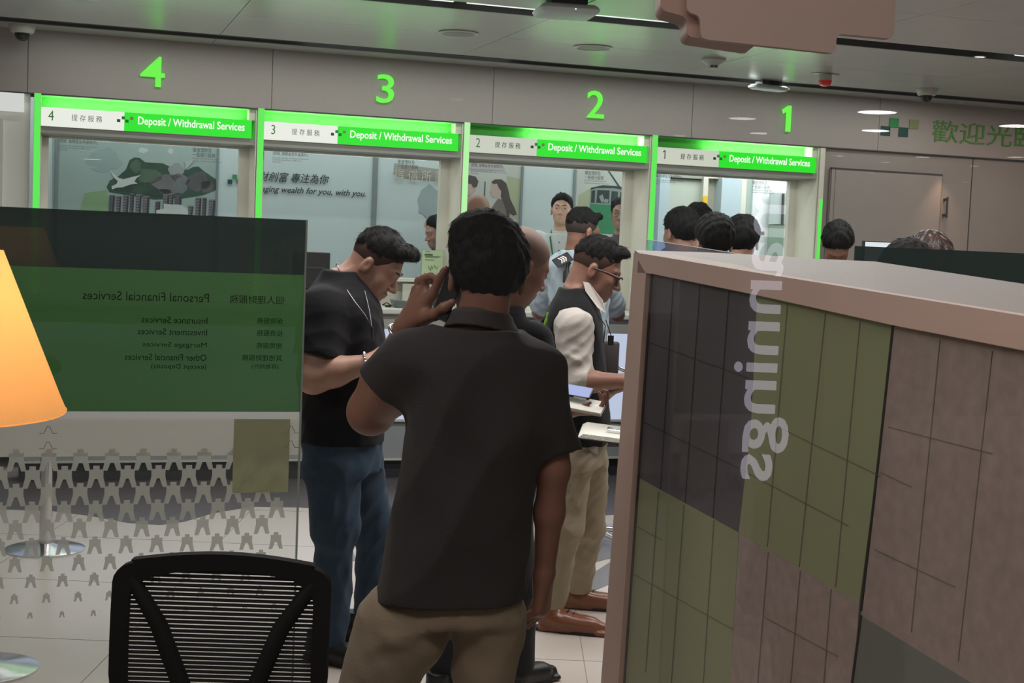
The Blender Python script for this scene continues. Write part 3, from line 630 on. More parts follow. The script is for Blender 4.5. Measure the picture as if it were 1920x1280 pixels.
zb = min(pp(1170, 1330)[1], pp(1366, 1330)[1])
L_ = pp(EXT, 800)[0]
MB().box(0.02, L_, *sorted((.02*sgn, .08*sgn)), 0.0, 1.42).build('core_board', M_pg, r)
gv = MB()
M_gr = mat('reflected_seam', srgb(118, 114, 98), .8)  # thin lines paint the paving seams reflected in the panel glass
def seam_line(p, q_, w_=1.5, mb=gv):
    d_ = Vector((q_[0]-p[0], q_[1]-p[1])).normalized(); nx, ny = -d_.y*w_/2, d_.x*w_/2
    band(mb, [(p[0]+nx, p[1]+ny), (q_[0]+nx, q_[1]+ny), (q_[0]-nx, q_[1]-ny), (p[0]-nx, p[1]-ny)], .004, .001)
for p, q_ in [((1476, 570), (1438, 1025)), ((1547, 588), (1498, 1062)), ((1612, 602), (1566, 1100)), ((1762, 636), (1708, 1185)), ((1860, 658), (1796, 1240)), ((1282, 946), (1258, 1280)), ((1234, 922), (1210, 1260)), ((1338, 975), (1318, 1280)), ((1440, 1035), (1420, 1280)), ((1500, 1070), (1482, 1280)), ((1558, 1104), (1544, 1280))]: seam_line(p, q_)
for p, q_ in [((1465, 803), (1528, 834)), ((1528, 834), (1650, 892)), ((1385, 878), (1590, 985)), ((1190, 985), (1240, 1012)), ((1185, 1075), (1375, 1180)), ((1650, 885), (1708, 912)), ((1640, 1030), (1790, 1100)), ((1665, 800), (1860, 850)), ((1430, 1155), (1570, 1230))]: seam_line(p, q_, 1.2)
gv.build('seam_line', M_gr, r)
gd = MB()
for p, q_ in [((1312, 533), (1284, 942)), ((1366, 545), (1336, 970)), ((1262, 524), (1238, 916)), ((1204, 790), (1400, 885)), ((1212, 640), (1412, 712))]: seam_line(p, q_, 1.3, gd)
gd.build('seam_line', mat('reflected_seam_dark', srgb(58, 52, 58), .8), r)  # darker set of the painted reflected seams, over the dark panel
seam_line((1674, 609), (1648, 850), 4, MB()) if False else None
q = MB()
for p, q_ in [((1674, 609), (1648, 850)), ((1648, 850), (1614, 1145)), ((1614, 1153), (1597, 1280)), ((1222, 513), (1197, 895)), ((1197, 895), (1170, 1280))]: seam_line(p, q_, 4, q)
q.build('shadow_gap', mat('gap_dark', srgb(35, 38, 32), .8), r)
# cover glass in front of the stone panels
a_ = [pp(*p) for p in [(1222, 513), (EXT, 706), (EXT, 1500), (1170, 1300)]]
MB().add([(x, -.010*sgn, z) for x, z in a_], [(0, 1, 2, 3)]).build('cover_glass', glass('partition_glass', .07, (.97, .97, .96), .02), r)
# small clear upstand at counter side
r = empty('glass_upstand', (A[0], A[1], 0), ang, 'low clear glass upstand behind the partition top, below teller window 1', 'glass panel')
a_ = [pp(u, v, -.24) for u, v in [(1213, 449), (1412, 480), (1412, 500), (1213, 478)]]
MB().add([(x, .24*sgn, z) for x, z in a_]+[(x, .248*sgn, z) for x, z in a_], [(0, 1, 2, 3), (7, 6, 5, 4), (0, 4, 5, 1), (1, 5, 6, 2), (2, 6, 7, 3), (3, 7, 4, 0)]).build('clear_panel', glass('upstand_glass', .22, (.72, .78, .95), .05), r)
MB().tube([(a_[0][0], .24*sgn, a_[0][1]), (a_[1][0], .24*sgn, a_[1][1])], .0012, 6).build('bright_edge', mat('edge_bright', srgb(200, 210, 215), .3), r)

# ------------------------------------------------------------------ second screen, right, with a workstation behind
W2 = P(1603, 465, 4.35); W2[2] = 0
r = empty('glass_screen', tuple(W2), TH, 'glass screen with dark grey green top band behind the partition, right', 'screen')
MB().box(0, 1.6, -.004, .004, .02, 1.647).build('glass_panel', glass('screen_glass', .012, (.96, .97, .96)), r)
sheet(.002, 1.6, .0055, 1.487, 1.646).build('dark_film', film('film_dark', srgb(40, 52, 49), .99), r)
sheet(.002, 1.6, .0055, 1.068, 1.487).build('green_film', film('film_green', srgb(72, 112, 66), .99), r)
sheet(.002, 1.6, .0055, .02, 1.068).build('frosted_film', film('film_frost', srgb(205, 201, 194), .93), r)
MB().box(0, 1.6, -.02, .02, 0, .03).build('floor_channel', M_chrome, r)
p = P(1646, 462, 7.3)
r = empty('monitor', (p[0], p[1], 0), rad(10), 'bright white monitor edge behind the dark screen, beside two bent heads', 'monitor')
MB().box(-.075, .40, .0, .03, 1.25, p[2]+.026).build('monitor_case', M_black, r)
MB().box(-.070, .395, -.002, 0, 1.26, p[2]+.022).build('monitor_glow', glow('monitor_white', (.78, .84, .88), 1), r)
MB().lathe([(.1, 1.14), (.1, 1.15), (.02, 1.155), (.02, 1.3)], c=(.12, .04, 0), n=20).build('monitor_stand', M_black, r)
MB().box(-.1, 1.2, -.25, .45, 1.10, 1.14).box(-.08, -.04, -.2, .4, 0, 1.1).box(1.14, 1.18, -.2, .4, 0, 1.1).build('desk_tmp', M_white, None)
dk = bpy.data.objects['desk_tmp']; dk.name = 'high_desk'; dk.location = (p[0], p[1], 0); dk.rotation_euler = (0, 0, rad(10)); tag(dk, 'white high desk hidden behind the right dark screen, carrying the monitor', 'desk')

# ------------------------------------------------------------------ things on the counter
def onctr(u, v, off=.15, z=1.14):
    X = onplane(u, v, W0+DN*off, DN)-W0; return float(X @ DX)
s_ = onctr(598, 490, .1)
r = empty('monitor', WP(s_, .02, 1.14), TH, 'black monitor seen from behind on the counter, just right of the green screen', 'monitor')
MB().box(-.16, .085, -.03, .02, .10, .345, .01).build('monitor_case', M_black, r)
MB().prism([(-.12, .10), (.06, .10), (.03, .05), (-.08, .05)], -.02, .0).build('lower_shell', M_black, r)
MB().box(-.15, .05, -.036, -.03, .235, .25).build('back_ridge', M_dark, r)
MB().box(-.012, .012, -.02, .0, .02, .10).lathe([(.08, 0), (.08, .012), (.01, .016)], n=24).build('monitor_stand', M_chrome, r)
s_ = onctr(757, 565, .15)
r = empty('document_scanner', WP(s_, .17, 1.14), TH, 'flat dark grey signature pad with cable on the counter, right of the black t-shirt', 'device')
MB().prism([(-.09, .05), (-.07, .0), (.16, .0), (.16, .035)], -.12, .05).build('wedge_body', mat('scanner_grey', srgb(90, 98, 98), .35), r)
MB().tube([(-.09, -.02, .01), (-.13, -.03, .03), (-.15, 0, .012), (-.12, .03, .01)], .004, 6).build('cable', M_black, r)
MB().box(-.135, -.10, -.05, -.01, 0, .015, .004).build('plug', M_black, r)
s_ = onctr(755, 545, -.2)
r = empty('counter_shelf_unit', WP(s_, -.06, 1.14), TH, 'white paper tray unit with printed card below the leaflet, on the counter at window 3', 'tray')
MB().box(-.2, .22, 0, .2, 0, .005).box(-.2, .22, 0, .2, .165, .185).box(-.2, -.19, 0, .2, 0, .17).box(.2, .22, 0, .2, 0, .17).box(-.19, .2, .12, .13, 0, .165).build('tray_body', M_white, r)
MB().box(-.03, .19, .02, .025, .02, .15).build('card', mat('card_pale', srgb(188, 190, 176), .6), r)
text('card_text', '大客戶', .03, M_pgrey, r, .02, .018, .07, fit=(.06, .022), ext=.0003)
s_ = onctr(808, 480, -.25)
r = empty('leaflet_stand', WP(s_, -.20, 1.325), TH, 'pale green printed notice in a clear stand above the counter, left of the phone user', 'notice')
MB().box(-.075, .075, 0, .004, 0, .20).build('notice_sheet', mat('notice_green', srgb(176, 196, 158), .6, nscale=9, namp=.04), r)
q = MB()
for z, a, c in ((.188, -.055, -.02), (.170, -.055, .0), (.155, -.055, .055), (.148, -.055, .04), (.130, -.055, .01), (.020, -.06, .0), (.035, -.06, .05)): q.box(a, c, -.001, 0, z, z+.004)
q.box(-.06, .0, -.001, 0, .162, .172)
for i, (x, z) in enumerate([(-.03, .07), (-.02, .06), (-.01, .072), (0, .066), (.012, .078), (.022, .07), (.032, .066), (-.012, .052)]): q.box(x, x+.004, -.001, 0, z, z+.022)
q.build('printed_lines', mat('print_dark_green', srgb(60, 85, 60), .6), r)
MB().box(-.085, .085, .004, .008, -.0, .205).box(-.085, .085, -.03, .03, -.0, .003).build('clear_stand', glass('acrylic', .1, (.9, .95, .92)), r)
s_ = onctr(990, 565, .1)
r = empty('card_reader', WP(s_, .12, 1.14), TH, 'small white card reader with dark screen on the counter by the officer elbow', 'device')
MB().box(-.04, .04, -.04, .06, 0, .025, .006).prism([(-.02, .02), (.02, .02), (.03, .09), (-.005, .09)], -.005, .01).build('reader_body', M_paper, r)
MB().prism([(-.015, .03), (.015, .03), (.024, .085), (-.001, .085)], -.008, -.004).build('dark_screen', M_black, r)
# chrome stool between the vest man and the partition
p = Pz(1112, 1020, 0)
r = empty('swivel_stool', (p[0], p[1], 0), rad(20), 'black seated swivel stool with chrome star base beside the beige trousers', 'stool')
MB().lathe([(.19, .56), (.2, .58), (.2, .62), (.18, .64)], n=32).build('seat', M_black, r, 40)
MB().lathe([(.022, .05), (.022, .3), (.016, .3), (.016, .56)], n=16).build('column', M_chrome, r, 40)
for k in range(5):
    a = rad(72*k-8); lg = MB().tube([(0, 0, .09), (.25*math.cos(a), .25*math.sin(a), .07)], [.02, .012], 8).build('leg', M_chrome, r, 50)
    MB().sphere((.25*math.cos(a), .25*math.sin(a), .032), .03).build('caster', M_dark, lg, 50)
MB().tube([(.18, 0, .6), (.24, 0, .8), (.2, 0, .92), (.1, 0, .96)], .011, 8).build('back_loop', M_chrome, r, 50)

# ------------------------------------------------------------------ ceiling fixtures
def dome(u, v, label, z=2.8, s=1.0, dark=M_dark):
    p = Pz(u, v, z)
    r = empty('dome_camera', (p[0], p[1], z), 0, label, 'camera', 'dome cameras on the ceiling')
    MB().lathe([(.078*s, 0), (.078*s, -.012), (.066*s, -.045), (.058*s, -.05)], n=32).build('housing', M_cam, r, 40)
    MB().lathe([(.045*s, -.05), (.043*s, -.066), (.034*s, -.084), (.018*s, -.094), (.002, -.097)], n=28).build('dark_dome', mat('dome_glass', srgb(20, 22, 24), .12), r, 40)
dome(42, 47, 'white dome camera with dark lens at the top left corner, by numeral 4')
dome(1738, 166, 'white dome camera with dark lens near the welcome lettering, right', s=.95)
for u, v, hint in ((860, 61, 'left one, above numeral 3'), (1112, 88, 'right one, above numeral 2')):
    p = Pz(u, v, 2.8)
    r = empty('ceiling_speaker', (p[0], p[1], 2.8), 0, 'flat round ceiling grille, the '+hint, 'speaker', 'round grilles in the ceiling')
    MB().lathe([(.115, 0), (.118, -.006), (.10, -.010), (.095, -.004)], n=40).build('rim', M_cam, r, 40)
    MB().lathe([(.095, -.003), (.05, -.008), (.01, -.009)], n=40).build('grille', mat('grille_grey', srgb(140, 142, 138), .5), r, 40)
p = Pz(1338, 110, 2.8)
r = empty('smoke_detector', (p[0], p[1], 2.8), 0, 'white smoke detector with dark slots on the ceiling between the salmon panel and the door', 'detector')
MB().lathe([(.078, 0), (.078, -.012), (.055, -.03), (.032, -.045), (.03, -.062), (.008, -.066)], n=32).build('body', M_cam, r, 40)
MB().box(-.02, -.003, -.033, -.029, -.056, -.044).box(.003, .02, -.033, -.029, -.056, -.044).build('sensor_slot', M_black, r)
p = Pz(1548, 138, 2.8)
r = empty('fire_alarm_beacon', (p[0], p[1], 2.8), TH, 'red domed alarm beacon under the ceiling, left of the dome camera', 'alarm')
MB().box(-.09, .09, -.03, .03, -.006, 0, .002).lathe([(.042, -.006), (.042, -.045)], n=24).build('base', M_cam, r, 40)
MB().lathe([(.044, -.045), (.044, -.058), (.036, -.075), (.012, -.085)], n=24).build('red_lens', mat('red_lens', srgb(190, 25, 40), .2, emit=.12), r, 40)
for u, v, w_, d_, h_, z, hint, rz in ((1062, 2, .15, .2, .045, 2.8, 'large white ceiling box with rounded corners over numeral 2, at the top edge', -8), (1442, 152, .15, .1, .035, 2.8, 'flat white wireless access box on the ceiling above numeral 1', 12)):
    p = Pz(u, v, z)
    r = empty('ceiling_box', (p[0], p[1], z), TH+rad(rz), hint, 'ceiling device')
    MB().box(-w_, w_, -d_*.7, d_*.7, -.03-h_, -.03, .04).build('shell', mat('box_white', srgb(180, 190, 188), .4), r, 50)
    MB().box(-w_*.6, w_*.6, -d_*.4, d_*.4, -.03, 0).build('mount', M_dark, r)
    MB().sphere((.02, -d_*.7+.004, -.03-h_*.6), .0035, 8).build('status_light', glow('led_white', (.8, .9, 1), 2), r)
p = Pz(1836, 106, 2.8)
r = empty('recessed_spotlight', (p[0], p[1], 2.8), 0, 'small bright round spotlight in the ceiling near the right edge', 'ceiling light')
MB().lathe([(.04, 0), (.04, -.004), (.03, -.004)], n=24).build('trim_ring', M_cam, r)
MB().lathe([(.03, -.0045), (.002, -.005)], n=24).build('lens', glow('lens_white', (1, .97, .9), 1.6), r)
# salmon stepped hanging panel
p0 = P(1300, 60, 2.45)
r = empty('stepped_bulkhead', (p0[0], 2.45, 0), 0, 'salmon pink stepped panel with rounded corners hanging from the ceiling, top right', 'hanging panel')
zt = 2.795
def hp(u, v): X = P(u, v, 2.45); return (float(X[0]-p0[0]), float(X[2]))
def rounded(pts, rr=.012, n=5):
    out_ = []; m_ = len(pts)
    for i in range(m_):
        p_, c_, q_ = Vector(pts[i-1]), Vector(pts[i]), Vector(pts[(i+1) % m_]); a_ = (p_-c_).normalized(); b_ = (q_-c_).normalized(); r_ = min(rr, (p_-c_).length/2.2, (q_-c_).length/2.2)
        s_, e_ = c_+a_*r_, c_+b_*r_
        for k in range(n+1):
            t = k/n; out_.append(tuple((1-t)**2*s_+2*t*(1-t)*c_+t*t*e_))
    return out_
x0, z0 = hp(1283, 28); x1, z1 = hp(1312, 72); x2, z2 = hp(1563, 102); x3, z3 = hp(1674, 72)
poly = [hp(1283, -300), hp(1285, 26), hp(1310, 33), hp(1311, 76), hp(1562, 103), hp(1564, 66), hp(1670, 76), hp(1680, -300)]
poly = [(poly[0][0], zt)]+poly[1:7]+[(poly[7][0], zt)]
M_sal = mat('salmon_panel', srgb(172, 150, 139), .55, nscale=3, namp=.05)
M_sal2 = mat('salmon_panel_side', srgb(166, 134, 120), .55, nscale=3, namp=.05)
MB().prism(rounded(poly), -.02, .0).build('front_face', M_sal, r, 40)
pol2 = [hp(1240, -300), hp(1238, 18), hp(1288, 32), hp(1287, 68), hp(1420, 88), hp(1420, -300)]
pol2 = [(pol2[0][0], zt)]+pol2[1:5]+[(pol2[5][0], zt)]
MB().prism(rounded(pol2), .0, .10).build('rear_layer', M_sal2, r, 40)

# ------------------------------------------------------------------ street side, behind the camera (seen as reflections in the shop glass)
def mir(u, v, z=None, Y=None):
    X = Pz(u, v, z) if z is not None else P(u, v, Y); return np.array([X[0], 1.4-X[1], X[2]])
lamps = [(1392, 219, .13, 1), (1427, 247, .12, .9), (1645, 207, .17, 3), (1642, 242, .14, 3), (1569, 290, .09, .8), (1730, 292, .09, .8), (1661, 302, .06, .5), (1827, 309, .06, .6), (1634, 322, .05, .5), (1810, 340, .05, .5), (1567, 321, .05, .3), (1908, 233, .17, 2.5), (1905, 292, .1, .8), (1275, 252, .07, .5), (857, 184, .05, .15)]
zc = 3.1
for i, (u, v, rr, br) in enumerate(lamps):
    m_ = mir(u, v, z=zc)
    sc = abs(m_[1]-1.4)/14.0
    r = empty('canopy_downlight', tuple(m_), 0, 'round canopy downlight, seen as a white oval reflected in the glass', 'ceiling light', 'canopy downlights reflected in the glass')
    a_ = rr*1.15
    MB().lathe([(a_, -.02), (a_*.3, -.022), (.001, -.022)], n=20).build('lens', glow('canopy_lens_%d' % int(br*10), (1, .98, .96), 6*br), r)
    MB().lathe([(a_*1.1, .0), (a_*1.1, -.02), (a_, -.02)], n=20).build('rim', M_cam, r)
r = empty('shop_sign', tuple(mir(1438, 560, Y=7.8)), rad(180), 'vertical white shop name lettering across the street, reflected in the shop glass over the partition', 'sign')
t = text('lettering', 'mannings', .4, glow('street_letter', (.90, .84, 1), 3.0), r, 0, 0, 0, fit=(1.66, .32), ext=.01, bold=.004, rx=90, ry=90, align='CENTER')
t.rotation_euler = (Matrix.Rotation(rad(90), 3, 'Y') @ Matrix.Rotation(rad(90), 3, 'X')).to_euler()
t.location = (-.16, 0, -.18)
MB().box(-.35, .35, .03, .08, -1.15, .8).build('sign_board', M_slotdark, r)
MB().box(-.03, .03, .08, .12, -1.5-.0, 1.2).build('sign_post', M_slotdark, r)
struct('ground_street', MB().box(-12, 12, -30, .3, -.1, -.001), mat('street_paving', srgb(90, 82, 80), .7, nscale=3, namp=.2))
# ------------------------------------------------------------------ smooth-blended body surfaces
f4 = np.float32
class Field:
    def __init__(s, lo, hi, res):
        s.lo = np.array(lo, float); s.res = res; s.n = np.maximum(4, np.ceil((np.array(hi)-s.lo)/res).astype(int)+1)
        s.a = np.full(tuple(s.n), .08, f4)
        s.ax = [(s.lo[i]+res*np.arange(s.n[i])).astype(f4) for i in range(3)]
    def like(s):
        g = Field.__new__(Field); g.lo, g.res, g.n, g.ax = s.lo, s.res, s.n, s.ax; g.a = np.full(tuple(s.n), .08, f4); return g
    def sub(s, lo, hi):
        i0 = np.clip(np.floor((np.array(lo)-s.lo)/s.res).astype(int), 0, s.n-1); i1 = np.clip(np.ceil((np.array(hi)-s.lo)/s.res).astype(int)+1, 1, s.n)
        sl = tuple(slice(a, b) for a, b in zip(i0, i1))
        return sl, s.ax[0][sl[0]][:, None, None], s.ax[1][sl[1]][None, :, None], s.ax[2][sl[2]][None, None, :]
    def add(s, pr, k=.02):
        lo, hi, fn = pr; m = .05+k
        sl, X, Y, Z = s.sub(np.array(lo)-m, np.array(hi)+m)
        if 0 in s.a[sl].shape: return s
        d = fn(X, Y, Z); a = s.a[sl]
        if k > 0:
            h = np.maximum(k-np.abs(a-d), 0)/k; s.a[sl] = np.minimum(a, d)-h*h*k*.25
        else: s.a[sl] = np.minimum(a, d)
        return s
    def cut(s, pr, k=.004):      # carve a shape away
        lo, hi, fn = pr; sl, X, Y, Z = s.sub(np.array(lo)-.02, np.array(hi)+.02)
        d = -fn(X, Y, Z); a = s.a[sl]; h = np.maximum(k-np.abs(a-d), 0)/k; s.a[sl] = np.maximum(a, d)+h*h*k*.25; return s
    def plane(s, p, n):          # keep the side n points away from
        n = np.array(n, float); n /= np.linalg.norm(n); p = np.array(p)
        X, Y, Z = s.ax[0][:, None, None], s.ax[1][None, :, None], s.ax[2][None, None, :]
        s.a = np.maximum(s.a, ((X-p[0])*n[0]+(Y-p[1])*n[1]+(Z-p[2])*n[2]).astype(f4)); return s
    def fold(s, a, b, w, amp):   # a crease (amp<0) or ridge (amp>0) along a line
        lo = np.minimum(a, b)-3*w; hi = np.maximum(a, b)+3*w; sl, X, Y, Z = s.sub(lo, hi)
        if 0 in s.a[sl].shape: return s
        d, t = seg(X, Y, Z, a, b); s.a[sl] -= (amp*np.exp(-(d/w)**2)*np.sin(np.pi*np.clip(t*.9+.05, 0, 1))).astype(f4); return s
    def noise(s, amp, f, seed=0):
        rd = random.Random(seed); X, Y, Z = s.ax[0][:, None, None], s.ax[1][None, :, None], s.ax[2][None, None, :]; t = 0
        for i in range(4):
            v = [rd.uniform(-1, 1) for _ in range(3)]; ff = f*(1+.6*i); t = t+np.sin((X*v[0]+Y*v[1]+Z*v[2])*ff+rd.random()*6)/(1+.5*i)
        s.a += (amp*.4*t).astype(f4); return s
    def wrinkle(s, amp, f, seed=0, stretch=(1, 1, .6)):
        rd = random.Random(seed); X, Y, Z = s.ax[0][:, None, None]*stretch[0], s.ax[1][None, :, None]*stretch[1], s.ax[2][None, None, :]*stretch[2]; t = 0
        wx = np.sin(X*f*.5+Z*f*.3+1)*1.1; wz = np.sin(Z*f*.45-X*f*.35+Y*f*.2)*1.2
        for i in range(3):
            v = [rd.uniform(-1, 1) for _ in range(3)]; ff = f*(1+.55*i); t = t+(1-np.abs(np.sin((X*v[0]+Y*v[1]+Z*v[2])*ff+wx+wz*(1+.3*i)+rd.random()*6))*2)/(1+.6*i)
        s.a -= (amp*.5*t).astype(f4); return s
    def mesh(s, name, m, parent=None):
        a = s.a; a[0] = a[-1] = .08; a[:, 0] = a[:, -1] = .08; a[:, :, 0] = a[:, :, -1] = .08
        ins = a < 0
        c = [(i, j, k) for i in (0, 1) for j in (0, 1) for k in (0, 1)]
        nx, ny, nz = (np.array(a.shape)-1)
        cnt = np.zeros((nx, ny, nz), np.int8)
        for i, j, k in c: cnt += ins[i:i+nx, j:j+ny, k:k+nz]
        idx = np.argwhere((cnt > 0) & (cnt < 8))
        V = np.stack([a[idx[:, 0]+i, idx[:, 1]+j, idx[:, 2]+k] for i, j, k in c], 1)
        pos = np.zeros((len(idx), 3)); num = np.zeros(len(idx)); C_ = np.array(c, float)
        for p in range(8):
            for q in range(p+1, 8):
                if abs(C_[p]-C_[q]).sum() != 1: continue
                x = (V[:, p] < 0) != (V[:, q] < 0); t = V[:, p]/(V[:, p]-V[:, q]+1e-12)
                pt = C_[p]+(C_[q]-C_[p])*t[:, None]; pos[x] += pt[x]; num[x] += 1
        pos = (idx+pos/num[:, None])*s.res+s.lo
        ids = np.full((nx, ny, nz), -1, np.int32); ids[idx[:, 0], idx[:, 1], idx[:, 2]] = np.arange(len(idx))
        Q = []
        for ax in range(3):
            o1, o2 = [(1, 2), (2, 0), (0, 1)][ax]
            sh = [slice(None)]*3; s0 = list(sh); s1 = list(sh); s0[ax] = slice(0, -1); s1[ax] = slice(1, None)
            A_, B_ = ins[tuple(s0)], ins[tuple(s1)]; e = np.argwhere(A_ != B_)
            e = e[(e[:, o1] > 0) & (e[:, o2] > 0) & (e[:, o1] < ids.shape[o1]) & (e[:, o2] < ids.shape[o2])]
            def g(d1, d2):
                w_ = e.copy(); w_[:, o1] -= d1; w_[:, o2] -= d2; return ids[w_[:, 0], w_[:, 1], w_[:, 2]]
            q = np.stack([g(1, 1), g(0, 1), g(0, 0), g(1, 0)], 1); fl = ~A_[e[:, 0], e[:, 1], e[:, 2]]; q[fl] = q[fl][:, ::-1]; Q.append(q)
        Q = np.concatenate(Q); Q = Q[(Q >= 0).all(1)]
        # one light smoothing pass
        for it in range(2):
            acc = np.zeros_like(pos); cn = np.zeros(len(pos))
            for i in range(4):
                j = (i+1) % 4; np.add.at(acc, Q[:, i], pos[Q[:, j]]); np.add.at(cn, Q[:, i], 1)
                np.add.at(acc, Q[:, j], pos[Q[:, i]]); np.add.at(cn, Q[:, j], 1)
            pos = pos*.5+.5*acc/np.maximum(cn, 1)[:, None]
        me = bpy.data.meshes.new(name); me.vertices.add(len(pos)); me.vertices.foreach_set('co', pos.astype(f4).ravel())
        me.loops.add(len(Q)*4); me.loops.foreach_set('vertex_index', Q.astype(np.int32).ravel())
        me.polygons.add(len(Q)); me.polygons.foreach_set('loop_start', np.arange(0, len(Q)*4, 4, dtype=np.int32))
        me.update(calc_edges=True); me.polygons.foreach_set('use_smooth', np.ones(len(Q), bool))
        me.materials.append(m); o = bpy.data.objects.new(name, me); COL.objects.link(o)
        if parent: o.parent = parent; o.matrix_parent_inverse = Matrix.Translation(-parent.location)
        return o
def seg(X, Y, Z, a, b):
    a = np.array(a, float); ab = np.array(b, float)-a; L = max(1e-9, ab @ ab)
    t = np.clip(((X-a[0])*ab[0]+(Y-a[1])*ab[1]+(Z-a[2])*ab[2])/L, 0, 1)
    return np.sqrt((X-a[0]-t*ab[0])**2+(Y-a[1]-t*ab[1])**2+(Z-a[2]-t*ab[2])**2), t
def cone(a, b, ra, rb):
    a, b = np.array(a, float), np.array(b, float); r = max(ra, rb)
    def fn(X, Y, Z):
        d, t = seg(X, Y, Z, a, b); return d-(ra+(rb-ra)*t)
    return np.minimum(a, b)-r, np.maximum(a, b)+r, fn
def chain(pts, rs): return [cone(pts[i], pts[i+1], rs[i], rs[i+1]) for i in range(len(pts)-1)]
def ell(c, r, R=None):
    c = np.array(c, float); r = np.array(r, float); m = r.max(); R = np.eye(3) if R is None else np.array(R)
    def fn(X, Y, Z):
        x, y, z = X-c[0], Y-c[1], Z-c[2]
        q = [R[0][i]*x+R[1][i]*y+R[2][i]*z for i in range(3)]
        k0 = np.sqrt((q[0]/r[0])**2+(q[1]/r[1])**2+(q[2]/r[2])**2); k1 = np.sqrt((q[0]/r[0]**2)**2+(q[1]/r[1]**2)**2+(q[2]/r[2]**2)**2)+1e-9
        return k0*(k0-1)/k1
    return c-m, c+m, fn
def stack(rows, e=2.3, yaw=0):
    rows = sorted(rows); T = np.array(rows, float); zz = np.linspace(T[0, 0], T[-1, 0], 60); tt = []
    for j in range(1, 5):
        v = np.interp(zz, T[:, 0], T[:, j]); pad = np.pad(v, 3, mode='edge'); v = np.convolve(pad, np.ones(7)/7, 'valid'); tt.append(v)
    c_, s_ = math.cos(yaw), math.sin(yaw); m = T[:, 3:5].max()
    lo = [T[:, 1].min()-m, T[:, 2].min()-m, T[0, 0]]; hi = [T[:, 1].max()+m, T[:, 2].max()+m, T[-1, 0]]
    def fn(X, Y, Z):
        z = Z.ravel(); cx, cy, rx, ry = [np.interp(z, zz, t).astype(f4)[None, None, :] for t in tt]
        x, y = X-cx, Y-cy; u = x*c_+y*s_; v = -x*s_+y*c_
        k = ((np.abs(u)/rx)**e+(np.abs(v)/ry)**e)**(1/e)
        return np.maximum((k-1)*np.minimum(rx, ry), np.maximum(Z-T[-1, 0], T[0, 0]-Z))
    return lo, hi, fn
def box_(c, h, R, r=.003):
    c = np.array(c, float); h = np.array(h, float); R = np.array(R); m = np.linalg.norm(h)
    def fn(X, Y, Z):
        x, y, z = X-c[0], Y-c[1], Z-c[2]; q = [np.abs(R[0][i]*x+R[1][i]*y+R[2][i]*z)-h[i]+r for i in range(3)]
        o = np.sqrt(np.maximum(q[0], 0)**2+np.maximum(q[1], 0)**2+np.maximum(q[2], 0)**2)
        return o+np.minimum(np.maximum(q[0], np.maximum(q[1], q[2])), 0)-r
    return c-m, c+m, fn
def frame(fwd, up=(0, 0, 1)):
    f = np.array(fwd, float); f /= np.linalg.norm(f); r = np.cross(f, up); r /= np.linalg.norm(r); u = np.cross(r, f)
    return np.stack([r, f, u], 1)            # columns: right, forward, up
def smn(a, b, k):
    h = np.maximum(k-np.abs(a-b), 0)/k; return np.minimum(a, b)-h*h*k*.25
def smx(a, b, k): return -smn(-a, -b, k)
def head_prim(o, R, s=1., ears=True, jaw=1., open_=0):
    o = np.array(o, float)
    def E(q, c, r):
        k0 = np.sqrt(sum(((q[i]-c[i])/r[i])**2 for i in range(3))); k1 = np.sqrt(sum(((q[i]-c[i])/r[i]**2)**2 for i in range(3)))+1e-9
        return k0*(k0-1)/k1
    def fn(X, Y, Z):
        x, y, z = (X-o[0])/s, (Y-o[1])/s, (Z-o[2])/s
        q = [R[0][i]*x+R[1][i]*y+R[2][i]*z for i in range(3)]; ax = np.abs(q[0]); m = [ax, q[1], q[2]]
        d = E(q, (0, -.012, .045), (.075, .094, .083))
        d = smn(d, E(q, (0, .045, -.012), (.060, .046, .074)), .03)
        d = smn(d, E(q, (0, .032, -.062), (.052*jaw, .052, .038)), .03)
        d = smn(d, E(q, (0, .072, -.080), (.022, .018, .017)), .025)
        d = smn(d, E(m, (.038, .060, -.018), (.020, .022, .022)), .02)
        dn, t = seg(q[0], q[1], q[2], (0, .086, .022), (0, .112, -.022)); d = smn(d, dn-(.0065+.0045*t), .012)
        d = smn(d, E(m, (.012, .100, -.026), (.008, .011, .008)), .008)
        db, t = seg(m[0], m[1], m[2], (.008, .090, .034), (.042, .076, .034)); d = smn(d, db-.007, .014)
        d = smx(d, -E(m, (.031, .101, .014), (.019, .012, .012)), .018)
        d = smn(d, E(m, (.031, .080, .015), (.013, .011, .0115)), .004)
        d = smn(d, E(q, (0, .093, -.050), (.022, .010, .0055)), .008); d = smn(d, E(q, (0, .091, -.0605), (.019, .010, .006)), .008)
        d = smx(d, -E(q, (0, .105, -.0552), (.020, .012, .0012+open_)), .003)
        if ears:
            de = E(m, (.077, -.010, -.002), (.009, .018, .031)); de = smx(de, -E(m, (.088, -.006, .002), (.008, .010, .019)), .006); d = smn(d, de, .008)
        return d*s
    return o-.15*s, o+.15*s, fn
HL = {'nape': ([-.12, -.06, -.035, -.015, .01, .035, .06, .078, .1], [-.078, -.075, -.045, .018, .022, .028, .062, .088, .094]),
      'full': ([-.12, -.06, -.035, -.015, .01, .035, .06, .078, .1], [-.052, -.05, -.03, .018, .022, .028, .062, .088, .094]),
      'fade': ([-.12, -.06, -.02, .03, .06, .078, .1], [.035, .045, .05, .052, .068, .090, .096]), 'none': ([0, 1], [0, 0])}
